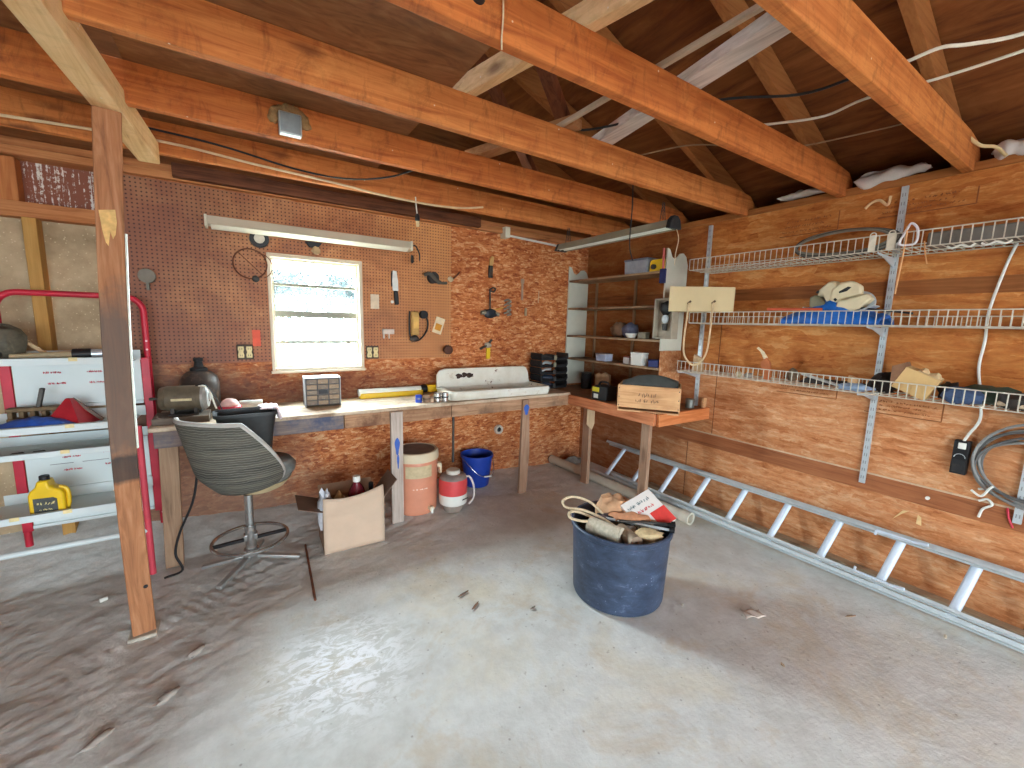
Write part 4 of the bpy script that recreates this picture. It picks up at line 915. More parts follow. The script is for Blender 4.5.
for x, z, w in ((-.97,1.215,.075),(-.79,1.215,.075),(-.955,1.15,.075),(-.78,1.15,.075),(-.935,.70,.075),(-.755,.71,.075),(-.935,.62,.075),(-.75,.63,.06)):
    mb = MB(); strokes(mb, (x-og[0],yy,z), (1,0,0), (0,0,1), w, .014, 11, .001, int(abs(x*100))); strokes(mb, (x-og[0]+.002,yy,z-.001), (1,0,0), (0,0,1), w, .014, 11, .001, int(abs(x*130)))
    P(mb, 'red_print', plain((206,44,60), .5), RK, angle=0, label='small red printed word')
mb = MB()
for x, w in ((-.99,.10),(-.85,.12),(-.70,.10)): mb.box((x-og[0],yy-.0006,.665), (x-og[0]+w,yy,.668))
P(mb, 'rule_line', plain((90,90,90), .6), RK, angle=0)
for z, y0_, xs in ((.97,yf,(-.80,-1.12)),(.83,yf,(-.83,-1.13)),(.49,yf,(-.85,-1.05)),(1.325,yf+.10,(-.78,))):
    for x in xs: P(MB().box((x-.018-og[0],y0_-.0052-3.4,z-.02), (x+.018-og[0],y0_-.0038-3.4,z+.0008)), 'yellow_tab', plain((226,206,150), .6), RK, angle=0, label='yellow size tab on a shelf lip')
# things on the rack
z1 = 1.292
GR = T('angle_grinder', 'dusty dark lump of a power tool on the top rack shelf at the left edge', 'tool', (-1.13,3.42,z1))
P(MB().blob((0,0,.11), (.15,.085,.115), 20, .10, 11), 'motor_body', plain((86,80,66), .7, 0, .3, 30, dirt=(130,120,100), dirtamt=.45), GR)
P(MB().cyl((.02,-.08,.05), (.02,.06,.06), .045, n=18), 'guard', STEELD, GR, bevel=.004)
S(MB().bar((-.06,0,.20), (.12,.03,.012), .035, .02), 'stick', wood((186,156,116),(206,178,138),'x'), 'tan stick leaning over the dusty tool on the top rack shelf', 'stick', (-1.03,3.47,z1), bevel=.003)
CG = T('caulk_gun', 'tan handled tool lying along the top rack shelf with a bright silver end', 'tool', (-.85,3.37,z1), rz=.04)
P(MB().cyl((-.19,0,.035), (.06,0,.045), .016, .022, 14), 'handle', plain((176,156,120), .6), CG); P(MB().cyl((.05,0,.045), (.13,0,.047), .032, n=16), 'collar', BLACK, CG, bevel=.004); P(MB().cyl((.13,0,.047), (.25,0,.05), .027, n=16), 'barrel', plain((206,212,220), .3, .6), CG)
S(MB().cyl((-.15,0,.012), (.25,-.01,.012), .010, n=8), 'rod', RUST, 'rusty rod lying in front of the tan handled tool', 'rod', (-.88,3.31,z1))
z2 = .937
BLT = T('blue_tray', 'crumpled blue plastic tarp bundle on the second rack shelf', 'tarp', (-.95,3.27,z2))
mb = MB().grid(lambda u, v: (-.19+.36*u, -.07+.17*v, .008+.05*math.sin(PI*v)*math.sin(PI*u)+.02*abs(noise.noise(Vector((u*7,v*5,2))))*math.sin(PI*u)), 30, 14)
P(mb, 'folds', plain((46,84,168), .5, 0, .4, 18, dirt=(120,140,176), dirtamt=.4), BLT, angle=50, solid=.01)
RAKE = T('sprocket_tool', 'brown toothed cast tool with upright handle on top of the blue tarp', 'tool', (-.97,3.40,z2+.03))
mb = MB().box((-.12,-.03,.0), (.12,.03,.018))
for q in range(6): mb.box((-.115+q*.043,-.028,.018), (-.095+q*.043,.028,.055))
mb.box((-.12,-.03,.055), (.12,.03,.075)); 
P(mb, 'toothed_bar', plain((116,94,66), .7, .2, .3, 30), RAKE, bevel=.003); P(MB().bar((0,0,.07), (.025,0,.18), .026, .02), 'handle', STEELD, RAKE, bevel=.004)
FU = T('red_funnel', 'dark red funnel lying tipped on the second rack shelf', 'funnel', (-.835,3.36,z2)); FU.scale = (1.25,1.25,1.2)
P(MB().lathe([(.10,.0),(.012,.125),(.010,.125),(.092,.0)], 4, Matrix.Rotation(.5,4,'Z'), cap=False), 'cone', plain((176,34,44), .5), FU, angle=20); P(MB().bar((.005,.02,.12), (.10,.03,.005), .02, .012), 'handle', plain((110,90,76), .6), FU)
for x, lab in ((-1.03,'dark chisel lying on the third rack shelf'), (-.95,'flat dark bar beside the chisel on the third rack shelf')):
    S(MB().prism([(-.035,0),(.04,0),(.02,.022),(-.02,.02)], -.02, .02), 'small_tool', STEELD, lab, 'tool', (x,3.24,.802), bevel=.003)
JG = T('oil_jug', 'yellow motor oil jug with black cap on the low rack shelf', 'jug', (-.935,3.26,.457), rz=-.1)
P(MB().prism([(-.07,0),(.07,0),(.072,.02),(.072,.12),(.06,.145),(.02,.16),(.012,.20),(-.03,.20),(-.04,.165),(-.062,.145),(-.072,.12),(-.072,.02)], -.04, .04), 'body', YELLOW, JG, bevel=.010)
P(MB().cyl((-.01,0,.195), (-.01,0,.222), .021, n=16), 'cap', BLACK, JG, bevel=.002)
P(MB().prism([(-.05,.01),(.045,.01),(.045,.095),(.03,.105),(-.05,.105)], -.0425, -.0405), 'label_panel', plain((72,74,72), .6, 0, .3, 60), JG, label='dark label')
mb = MB(); strokes(mb, (-.035,-.0435,.065), (1,0,0), (0,0,1), .07, .018, 5, .001, 3); strokes(mb, (-.03,-.0435,.035), (1,0,0), (0,0,1), .055, .012, 6, .001, 4)
P(mb, 'label_print', plain((222,206,140), .5), JG, angle=0)
P(MB().tube(curve([(.045,0,.15),(.075,0,.13),(.078,0,.06),(.07,0,.03)]), .010, 8), 'handle', YELLOW, JG)

# ------------------------------------------------------------------ under the bench
BX = T('cardboard_box', 'open cardboard box with flaps out standing before the bench', 'box', (.61,3.02,0), rz=-.03)
mb = MB()
mb.grid(lambda u, v: (-.20+.40*u, -.145-.012*math.sin(PI*v)*(v > .7)-.018*max(0,v-.72)/.28*math.cos(PI*(u-.1)), (.41+.02*(u-.5)-.03*math.sin(PI*u))*v), 14, 14)
P(mb, 'front_panel', CARD, BX, angle=60, solid=.006)
P(MB().box((-.20,-.142,0), (-.194,.145,.30)).box((.194,-.142,0), (.20,.145,.30)).box((-.194,.139,0), (.194,.145,.30)).box((-.194,-.142,.0), (.194,.139,.006)), 'carton', CARDB, BX, bevel=.001)
P(MB().prism([(-.20,.295),(-.205,.30),(-.345,.35),(-.345,.344)], -.14, .13), 'flap', plain((116,92,76), .85), BX, angle=0)
P(MB().prism([(.20,.295),(.205,.305),(.305,.43),(.31,.425)], -.10, .14), 'flap', plain((116,92,76), .85), BX, angle=0)
P(MB().prism([(.145,.295),(.148,.30),(.22,.36),(.222,.355)], -.19, .19, 'yz'), 'flap', CARDB, BX, angle=0)
def bottle(x, y, z, label, mat, capm, r=.05, h=.26, tilt=0):
    o = T('bottle', label, 'bottle', (x,y,z)); o.rotation_euler = (tilt, 0, 0)
    P(MB().lathe([(0,0),(r*.92,0),(r,.01),(r,h*.58),(r*.8,h*.72),(r*.34,h*.86),(r*.34,h*.9),(0,h*.9)], 22, cap=False), 'glass', mat, o)
    P(MB().cyl((0,0,h*.88), (0,0,h), r*.42, n=16), 'cap', capm, o, bevel=.002); return o
bottle(.655, 3.02, .13, 'dark red bottle with white cap in the cardboard box', plain((96,22,34), .2, 0, .2), WHITE, .062, .335)
bottle(.755, 3.05, .06, 'dark brown bottle leaning at the right in the cardboard box', plain((52,32,26), .2, 0, .2), BLACK, .04, .34, .1)
S(MB().blob((0,0,.17), (.05,.06,.17), 16, .08, 4), 'paper_sack', plain((196,160,116), .85), 'tan paper sack beside the red bottle in the box', 'sack', (.545,3.07,.012), angle=60)
S(MB().blob((0,0,.12), (.045,.05,.15), 16, .3, 8, 5), 'plastic_bag', plain((206,206,210), .35, 0, .15, 30), 'crumpled clear plastic bag at the left edge of the box', 'bag', (.432,2.955,.165), angle=60)

CO = T('water_cooler', 'faded orange water cooler keg with cream lid under the bench', 'cooler', (1.19,3.285,.0)); CO.scale = (1.10,1.10,.99)
OR = plain((206,136,106), .5, 0, .08, 8); CL = plain((214,196,164), .5, 0, .06)
P(MB().lathe([(0,0),(.150,0),(.158,.012),(.160,.03),(.165,.25),(.168,.44),(.165,.45),(0,.45)], 40, cap=False), 'body', OR, CO)
P(MB().lathe([(.15,.448),(.174,.452),(.176,.475),(.172,.515),(.165,.525),(.15,.527),(.145,.515),(0,.515)], 40, cap=False), 'lid', CL, CO)
P(MB().cyl((0,0,.512), (0,0,.524), .146, n=36), 'lid_top', plain((116,104,98), .7), CO)
def lab(a0, a1, z0, z1, r, sl=.012):
    return MB().grid(lambda u, v: (r(z0+(z1-z0)*v)*math.cos(a0+(a1-a0)*u), r(z0+(z1-z0)*v)*math.sin(a0+(a1-a0)*u), z0+(z1-z0)*v), 14, 4)
P(lab(-2.35,-1.15,.325,.425,lambda z: .1675+.0015), 'label_patch', plain((196,176,138), .7, 0, .15, 30), CO, label='faded tan label')
mb = MB()
for i, a in enumerate((-2.0,-1.85,-1.7,-1.62,-1.5,-1.42)): mb.cbox((.1685*math.cos(a),.1685*math.sin(a),.232), (.012,.002,.006+.004*(i % 2)), (0,0,a+PI/2))
P(mb, 'faded_print', plain((240,206,186), .6), CO, angle=0)
for a in (-2.95, -.35):
    d = Vector((math.cos(a), math.sin(a), 0))
    P(MB().bar(d*.165+Vector((0,0,.38)), d*.195+Vector((0,0,.375)), .045, .035).bar(d*.185+Vector((0,0,.39)), d*.185+Vector((0,0,.30)), .045, .016), 'handle', CL, CO, bevel=.004)
SPG = P(MB().cyl((.055,-.150,.055), (.06,-.19,.055), .020, n=16), 'spigot', CL, CO, bevel=.003); P(MB().cyl((.06,-.182,.06), (.06,-.186,.02), .011, n=12), 'nozzle', WHITE, SPG)
JU = T('red_white_jug', 'round red and white drink jug with pale handle under the bench', 'jug', (1.452,3.10,.0)); JU.scale = (.95,.95,1.0)
P(MB().lathe([(0,0),(.082,0),(.09,.012),(.094,.05),(.10,.06)], 32, cap=False), 'base', plain((150,136,124), .6, 0, .2), JU)
P(MB().lathe([(.10,.058),(.121,.07),(.124,.10),(.124,.155)], 36, cap=False), 'lower_body', WHITE, JU)
P(MB().lathe([(.124,.155),(.125,.25),(.121,.283)], 36, cap=False), 'upper_body', plain((214,74,74), .45, 0, .08), JU)
P(MB().lathe([(.121,.282),(.116,.297),(.095,.315),(.05,.321)], 36, cap=False), 'shoulder', plain((136,120,112), .6), JU)
P(MB().lathe([(.06,.312),(.06,.345),(.052,.352),(0,.352)], 28, cap=False), 'cap', plain((206,200,186), .5), JU)
P(MB().tube(curve([(.08,-.06,.285),(.135,-.05,.28),(.175,-.055,.20),(.17,-.07,.10),(.115,-.085,.055)]), .009, 10), 'handle', plain((214,206,200), .5), JU)
P(MB().bar((.03,-.126,.118), (.10,-.088,.112), .003, .008), 'spout_lever', STEELD, JU)
BUK = T('blue_bucket', 'royal blue plastic bucket with wire handle under the bench', 'bucket', (1.865,3.45,.026))
P(MB().lathe([(0,0),(.112,0),(.117,.01),(.148,.28),(.158,.283),(.158,.305),(.150,.307),(.146,.285),(.112,.02),(0,.016)], 40, cap=False), 'pail', BLUE, BUK)
P(MB().tube(curve([(-.158,.0,.285),(-.13,-.085,.23),(-.05,-.148,.14),(.06,-.15,.11),(.12,-.12,.14),(.15,-.055,.23),(.158,0,.285)]), .003, 6), 'bail_wire', CHROME, BUK)
P(MB().tube([(-.0,-.152,.118),(.075,-.15,.112)], .008, 10), 'grip', WHITE, BUK)
S(MB().cyl((0,0,.355), (.015,.03,.885), .011, n=12), 'drain_pipe', STEELD, 'thin dark pipe hanging from the bench over the red and white jug', 'pipe', (1.525,3.26,.0))
S(MB().cyl((0,0,.012), (-.03,-.66,.008), .007, n=8), 'thin_rod', RUST, 'thin dark rod lying on the dirt left of the cardboard box', 'rod', (.31,3.06,.0))

# ------------------------------------------------------------------ corner bookcase
KC = T('bookcase', 'open corner bookcase with white side boards on the side workbench', 'bookcase', (3.25,3.0,RZ)); og = (3.25,3.0,RZ)
SIDEM = plain((206,204,186), .6, 0, .06, 6, dirt=(186,190,150), dirtamt=.36)
bx0, bx1, by0, by1 = 3.10, XR-.004, 2.385, YB-.008
def sideboard(y, zb_, top):
    pol = [(bx0,zb_),(bx1,zb_),(bx1,top-.11),(bx1-.03,top-.04),(bx1-.07,top-.015),(bx1-.11,top-.02),(bx1-.14,top-.05),(bx1-.18,top-.075),(bx1-.22,top-.06),(bx0+.03,top),(bx0,top+.01)]
    return MB().prism(pol, y-.018, y)
P(sideboard(by1, RZ+.02, 2.205), 'side_board', SIDEM, KC, bevel=.003, org=og, label='white painted side board')
P(sideboard(by0+.018, 1.37, 2.235), 'side_board', SIDEM, KC, bevel=.003, org=og, label='white painted side board with scalloped top')
P(MB().box((bx0+.01,by0-.004,RZ), (bx1,by0+.014,1.369)), 'lower_panel', OSBR, KC, org=og)
for z in (2.062, 1.765, 1.465, 1.215):
    P(MB().box((bx0,by0+.019,z-.02), (bx1,by1-.019,z)), 'shelf', wood((150,120,90),(178,146,112),'y',1,(100,74,54),.3,stain=(120,92,68)), KC, bevel=.003, org=og)
for y in (3.50, 2.95): P(MB().box((bx1-.02,y-.012,RZ+.03), (bx1-.001,y+.012,2.04)), 'back_cleat', wood((130,100,70),(156,124,92),'z'), KC, org=og)
DKB = plain((70,74,96), .5, 0, .2, 20)
def boxy(name, lab, cat, loc, d, mat, rz=0, lid=None, group=None):
    o = T(name, lab, cat, loc, rz, group)
    P(MB().prism([(-d[0]/2,0),(d[0]/2,0),(d[0]/2*1.06,d[2]*.86),(-d[0]/2*1.06,d[2]*.86)], -d[1]/2, d[1]/2), 'body', mat, o, bevel=.004)
    P(MB().box((-d[0]/2*1.1,-d[1]/2*1.06,d[2]*.86), (d[0]/2*1.1,d[1]/2*1.06,d[2])), 'lid', lid or mat, o, bevel=.004); return o
boxy('tool_case', 'grey case on the top shelf of the bookcase', 'case', (3.20,2.74,2.064), (.17,.26,.13), plain((150,152,160), .5), 0, plain((120,124,134), .5))
YC = T('yellow_tool', 'yellow and black tool standing at the right of the grey case on the top shelf', 'tool', (3.18,2.51,2.064))
P(MB().prism([(-.09,0),(.09,0),(.085,.09),(.06,.105),(-.06,.105),(-.085,.08)], -.05, .05, 'yz'), 'housing', YELLOW, YC, bevel=.01); P(MB().cyl((-.052,.03,.04), (-.075,.03,.04), .022, n=16), 'dial', STEELD, YC); P(MB().box((-.05,-.12,.01), (.05,-.09,.09)), 'end', BLACK, YC, bevel=.006)
S(MB().blob((0,0,.075), (.07,.11,.08), 14, .2, 21), 'paper_bag', plain((120,92,70), .85), 'brown paper bag on the middle bookcase shelf', 'bag', (3.22,2.98,1.468), angle=60)
S(MB().blob((0,0,.07), (.06,.085,.075), 14, .2, 22), 'plastic_bag', plain((96,96,116), .5, 0, .3, 30), 'dark blue-grey plastic bag beside the brown bag on the middle shelf', 'bag', (3.20,2.835,1.468), angle=60)
S(MB().lathe([(0,0),(.035,0),(.055,.03),(.06,.045),(.055,.045),(.032,.008),(0,.008)], 22, cap=False), 'bowl', WHITE, 'small white bowl at the front of the middle bookcase shelf', 'bowl', (3.15,2.77,1.467))
boxy('small_box', 'small grey carton right of the white bowl on the middle shelf', 'box', (3.17,2.64,1.467), (.06,.09,.06), plain((150,140,120), .7))
S(MB().lathe([(0,0),(.03,0),(.032,.10),(.016,.13),(.016,.15),(0,.15)], 18, cap=False), 'jar', plain((40,36,32), .3), 'dark bottle in shade at the right end of the middle shelf', 'jar', (3.26,2.56,1.467))
boxy('plastic_tub', 'low blue-white tub at left on the lower bookcase shelf', 'tub', (3.17,3.13,1.217), (.10,.14,.075), plain((176,184,206), .4), 0, plain((206,206,214), .4))
boxy('plastic_tub', 'darker tub behind the blue-white one on the lower shelf', 'tub', (3.27,3.24,1.217), (.10,.12,.07), DKB)
boxy('white_box', 'white cube carton on the lower bookcase shelf', 'box', (3.155,2.66,1.217), (.09,.13,.12), WHITE)
boxy('small_box', 'small white labelled box left of the white cube on the lower shelf', 'box', (3.18,2.82,1.217), (.05,.075,.07), plain((206,196,190), .6), 0, plain((150,90,80), .6))
S(MB().blob((0,0,.05), (.06,.09,.05), 12, .25, 31), 'cloth', plain((130,150,200), .7, 0, .3, 30), 'pale blue cloth heaped behind the white cube', 'cloth', (3.28,2.72,1.30)) if False else None
boxy('blue_box', 'dark blue box at the right end of the lower bookcase shelf', 'box', (3.17,2.475,1.217), (.09,.11,.065), plain((44,54,110), .5))
for x, y, r, h, lab in ((3.19,3.40,.055,.17,'black can by the white side board at the back of the corner bench'), (3.27,3.26,.05,.15,'second black can deeper in the corner of the bench')):
    q = T('can', lab, 'can', (x,y,RZ)); P(MB().cyl((0,0,0), (0,0,h), r, n=24), 'can_body', BLACKM, q, bevel=.003); P(MB().lathe([(r*.9,h-.002),(r*1.04,h),(r*1.04,h+.008),(r*.9,h+.008),(.0,h+.004)], 24, cap=False), 'rim', STEELD, q)
S(MB().prism([(-.10,0),(.10,0),(.105,.17),(.06,.20),(.03,.185),(-.03,.21),(-.10,.19)], -.012, .012, 'yz'), 'tan_board', plain((190,160,124), .8), 'tan scrap board standing behind the battery charger', 'board', (3.16,3.12,RZ), bevel=.004)
BC = T('battery_charger', 'black battery charger with yellow label on the corner bench', 'charger', (2.84,2.79,RZ), rz=.0)
P(MB().prism([(-.10,0),(.10,0),(.10,.11),(.06,.135),(-.10,.135)], -.055, .075, 'yz'), 'housing', BLACK, BC, bevel=.008)
P(MB().box((-.0585,.0,.075), (-.055,.085,.118)), 'yellow_label', plain((230,214,50), .5), BC); P(MB().box((-.0585,.01,.015), (-.055,.065,.055)), 'white_label', WHITE, BC)
P(MB().tube(curve([(0,-.07,.135),(0,-.05,.165),(0,.03,.165),(0,.06,.135)]), .010, 8), 'handle', BLACK, BC)
CR = T('wooden_crate', 'pale wooden crate with faded stamp on the corner of the side bench', 'crate', (2.885,2.285,RZ), rz=.62); CR.scale = (.92,.80,1.08)
P(MB().box((-.215,-.29,.03), (-.195,.31,.20)), 'front_board', CRATEW, CR, bevel=.003); P(MB().box((.14,-.29,.012), (.16,.31,.20)), 'back_board', CRATEW, CR, bevel=.003)
for y in (-.29, .295): P(MB().box((-.195,y,.012), (.14,y+.015,.20)), 'end_board', wood((190,140,92),(212,164,116),'x',1,(140,92,56),.3), CR, bevel=.003)
P(MB().box((-.21,-.285,.0), (.155,.305,.012)), 'base', CRATEW, CR)
mb = MB(); strokes(mb, (-.2155,.11,.115), (0,-1,0), (0,0,1), .17, .035, 6, .001, 5); strokes(mb, (-.2155,.13,.075), (0,-1,0), (0,0,1), .22, .028, 9, .001, 6)
P(mb, 'stamp', plain((128,96,70), .9), CR, angle=0, label='faded dark stamped lettering')
for z in (.045,.11,.175):
    for y in (-.275, .295): P(MB().cyl((-.2165,y,z), (-.214,y,z), .005, n=8), 'nail', STEELD, CR)
LI = T('grey_tarp', 'dull grey-green folded canvas heaped on top of the wooden crate', 'tarp', (2.895,2.295,RZ), rz=.62); LI.scale = (.85,.78,.98)
mb = MB().grid(lambda u, v: (-.15+.29*v, -.27+.56*u, .205+.085*math.sin(PI*v)**.8*math.sin(PI*(u*.86+.1))**.7+.012*noise.noise(Vector((u*5,v*4,1)))), 26, 16)
P(mb, 'canvas', plain((78,80,76), .7, 0, .15, 10), LI, angle=70, solid=.012)
S(MB().lathe([(0,0),(.035,0),(.037,.075),(.034,.08),(0,.078)], 20, cap=False), 'tin_can', plain((116,116,108), .45, .5), 'small grey tin on the end of the side bench by the metal track', 'can', (3.25,2.16,RZ))
S(MB().box((-.02,-.012,0), (.02,.012,.09)), 'wood_block', CRATEW, 'little wood block at the outer end of the side bench', 'block', (3.36,2.10,RZ), bevel=.002)
# fuse box with bulb
FB = T('lamp_box', 'shallow grey box with a bare bulb socket fixed to the front of the bookcase', 'box', (3.065,2.32,1.65))
gb = plain((168,156,136), .6, 0, .1, 20)
P(MB().box((.0,-.085,-.16), (.03,.085,.155)), 'back_plate', gb, FB, bevel=.003)
P(MB().box((-.055,-.095,-.17), (.03,-.085,.165)).box((-.055,.085,-.17), (.03,.095,.165)).box((-.055,-.085,-.17), (.03,.085,-.16)).box((-.055,-.085,.155), (.03,.085,.165)), 'frame', gb, FB, bevel=.002)
P(MB().cyl((-.02,0,-.10), (-.02,0,-.045), .018, .026, 16), 'socket', STEELD, FB); P(MB().blob((-.022,0,-.005), (.03,.03,.038), 16, .0), 'bulb', plain((206,212,212), .15), FB)
P(MB().blob((-.012,0,.085), (.03,.065,.055), 14, .15, 3), 'dark_socket', BLACK, FB)
BRH = T('blue_brush', 'small dark blue brush hanging on the white side board of the bookcase', 'brush', (3.07,2.40,2.04))
P(MB().box((-.012,-.03,-.09), (.012,.025,.03)), 'bristles', plain((26,36,86), .7), BRH, bevel=.004); P(MB().cyl((0,0,.03), (0,.006,.20), .009, n=10), 'handle', plain((196,90,84), .5), BRH)

# ------------------------------------------------------------------ wall standards and wire shelves on the right wall
def standard(y, z0, z1, lab):
    o = T('shelf_standard', lab, 'shelf standard', (XR,y,z0), group='slotted standards'); h_ = z1-z0
    P(MB().box((-.016,-.0155,0), (-.0005,-.0125,h_)).box((-.016,.0125,0), (-.0005,.0155,h_)).box((-.018,-.0155,0), (-.015,.0155,h_)), 'channel', GALV, o)
    mb = MB()
    for q in range(int(h_/.05)):
        for s in (-1, 1): mb.box((-.0188,s*.006-.002,.03+q*.05), (-.0178,s*.006+.002,.05+q*.05))
    P(mb, 'slots', plain((140,142,142), .5), o, angle=0); return o
standard(2.19, .895, 2.43, 'steel slotted standard above the end of the side bench')
standard(.955, .60, 2.44, 'tall bright steel standard between the blue tarp and the cardboard carton')
standard(.295, .60, 2.44, 'steel standard at the right edge behind the black hose coil')
XF = 3.09
def wshelf(zd, ya, yb_, lab):
    o = T('wire_shelf', lab, 'shelf', (XR,1.0,zd), group='wire shelves'); n = int((yb_-ya)/.0365); lip = .085
    def rod(*pts, r=.0022): return MB().tube(pts, r, 6)
    for nm, x, z in (('front_top_rod',XF,lip),('front_bottom_rod',XF,0),('middle_rod',XF+.14,-.004),('back_rod',XR-.012,0),('back_top_rod',XR-.012,.06)):
        P(MB().tube([(x-XR,ya-1,z),(x-XR,yb_-1,z)], .0034, 6), nm, WIRE, o)
    mb = MB()
    for i in range(n+1):
        y = ya-1+.0365*i+.005
        mb.tube([(XF-XR-.001,y,lip+.002),(XF-XR-.001,y,.003),(XR-.008-XR,y,.003)], .0028, 5)
        mb.tube([(-.009,y,.003),(-.009,y,.064)], .0025, 5)
    P(mb, 'cross_wires', WIRE, o)
    for y in (2.19, .955, .295):
        if ya < y < yb_: P(MB().prism([(-.017,-.012),(-.29,-.006),(-.30,.0),(-.30,-.014),(-.20,-.024),(-.017,-.07)], y-1-.003, y-1+.003), 'bracket', GALV, o, bevel=.001)
    return o
wshelf(2.035, -.4, 2.155, 'top wire shelf on the right wall holding the coiled hose')
wshelf(1.615, -.4, 2.12, 'middle wire shelf on the right wall holding the saws')
wshelf(1.215, -.4, 2.20, 'lowest wire shelf on the right wall holding the carton and clutter')
# top shelf contents
HC = T('hose_coil', 'coil of grey cable standing up on the top wire shelf', 'coil', (3.29,1.17,2.045))
for q in range(4):
    rr = .20+.010*q
    P(MB().tube([(-.06+.02*q+.02*math.sin(a*2+q), (rr+.05)*math.cos(a)+.03, .088+(.066+.006*q)*math.sin(a)) for a in [i*2*PI/40 for i in range(40)]], .0075, 8, closed=True), 'loop', plain((84,82,76), .6, .1) if q % 2 else plain((126,122,110), .55, .1), HC)
for y, lab in ((.985,'left of two pale tags hooked on the top wire shelf lip'), (.90,'right of two pale tags hooked on the top wire shelf lip')):
    S(MB().box((-.002,-.016,-.07), (.002,.016,.02)).tube(arc((0,0,.02), .014, 0, PI, 8, 'yz'), .003, 6), 'tag', plain((214,206,186), .6), lab, 'tag', (XF-.004,y,2.105))
wire('string', [(3.082,.84,2.15),(3.075,.835,2.09),(3.078,.84,1.96),(3.075,.845,1.84),(3.078,.848,1.79)], .004, plain((214,160,110), .7), 'orange-tan string hanging from the top wire shelf by the tall standard', 'string')
S(MB().tube(curve([(0,.0,.03),(-.01,-.02,.06),(0,-.045,.03),(-.004,-.05,-.03),(.0,-.03,-.05),(-.006,.02,-.04),(0,0,.03)]), .006, 8), 'rag_tie', plain((214,206,206), .8), 'twisted white tie knotted on the top wire shelf by the tall standard', 'tie', (3.080,.84,2.10))
wire('string', [(3.082,.76,2.06),(3.078,.75,2.0),(3.076,.735,1.94)], .003, plain((206,150,96), .7), 'short tan string end under the top wire shelf', 'string')
for i, (y, s) in enumerate(((.62,1), (.50,1))):
    S(MB().tube(curve([(0,.05,.0),(0,.03,-.012),(0,.0,.0),(0,-.03,-.012),(0,-.05,.0)]), .005, 6), 'twist_tie', WHITE, ['white twist of wire under the top wire shelf lip', 'white twist of wire nearer the right edge under the top wire shelf'][i], 'tie', (3.083,y,2.022))
P2 = S(MB().box((-.09,-.35,0), (.10,.42,.075)), 'flat_carton', plain((118,112,104), .8), 'flat grey carton lying on the top wire shelf at the right edge', 'box', (3.25,.35,2.041), bevel=.006)
P3 = S(MB().tube(curve([(0,.06,0),(0,.03,.03),(0,-.01,.035),(0,-.05,.0),(0,-.06,.05)]), .008, 8), 'foam_bits', plain((226,186,140), .9), 'yellowish foam lump stuck to the wall above the top wire shelf', 'foam', (XR-.01,1.08,2.35))
# middle shelf: saws, tarp
zt = 1.619
TP = T('blue_tarp', 'bright blue plastic tarp heaped on the middle wire shelf under the saws', 'tarp', (3.235,1.15,zt)); TP.scale = (1,1,1.3)
mb = MB().grid(lambda u, v: (-.13+.26*v, .29-.53*u, .003+(.055+.075*math.exp(-((u-.5)/.28)**2))*math.sin(PI*v)**.5*(.6+.4*math.sin(PI*u))+.02*noise.noise(Vector((u*9,v*6,3)))*math.sin(PI*v)), 40, 16)
P(mb, 'sheet', plain((32,104,190), .45, 0, .35, 16), TP, angle=60, solid=.012)
def saw(loc, rz, tilt, lab, body, grip, k=1):
    o = T('circular_saw', lab, 'power saw', loc, rz); o.rotation_euler = (tilt, 0, rz)
    P(MB().prism([(-.095,-.01),(-.02,-.045),(.055,-.03),(.085,.02),(.06,.05),(-.03,.035),(-.085,.03)], -.05, .055, 'yz'), 'motor_housing', grip, o, bevel=.012)
    P(MB().prism([(a*k+(1-k)*.03, b*(1+(1-k)*.25)) for a, b in ((-.055,.03),(.03,.055),(.075,.03),(.10,.075),(.07,.135),(.015,.155),(-.045,.135),(-.075,.085))], -.032, .032, 'yz'), 'handle', body, o, bevel=.014)
    if k == 1: P(MB().prism([(-.03,.098),(.0,.086),(.04,.092),(.038,.104),(-.015,.112)], -.034, .034, 'yz'), 'grip_opening', BLACK, o, bevel=.004)
    P(MB().prism([(.06,.06),(.074,.055),(.078,.072),(.066,.076)], -.034, .034, 'yz'), 'switch', BLACK, o, bevel=.002)
    P(MB().lathe([(0,-.014),(.07,-.012),(.074,0),(.07,.014),(0,.016)], 28, Matrix.Translation((.066,-.02,.0)) @ Matrix.Rotation(PI/2,4,'Y'), cap=False), 'blade_guard', GALV, o)
    P(MB().box((-.05,-.09,-.058), (.10,.08,-.050)), 'base_plate', GALV, o, bevel=.002); return o
SAWC = plain((216,200,164), .5, 0, .08)
saw((3.20,1.235,zt+.115), -.15, .55, 'grey-green and cream circular saw at left on the blue tarp', SAWC, plain((128,122,96), .6), .62)
saw((3.19,1.065,zt+.125), .1, -.45, 'cream circular saw at right on the blue tarp', SAWC, SAWC)
S(MB().cyl((0,-.16,0), (0,.17,.006), .009, n=10), 'red_stick', plain((206,92,58), .6), 'red-orange stick lying on the left of the middle wire shelf lip', 'stick', (3.105,1.36,1.712))
S(MB().prism([(-.17,0),(.17,.05),(.17,.06),(-.17,.012)], -.006, .006, 'yz'), 'saw_blade', BLACKM, 'dark blade propped at the right end of the blue tarp', 'blade', (3.16,.95,zt+.06))
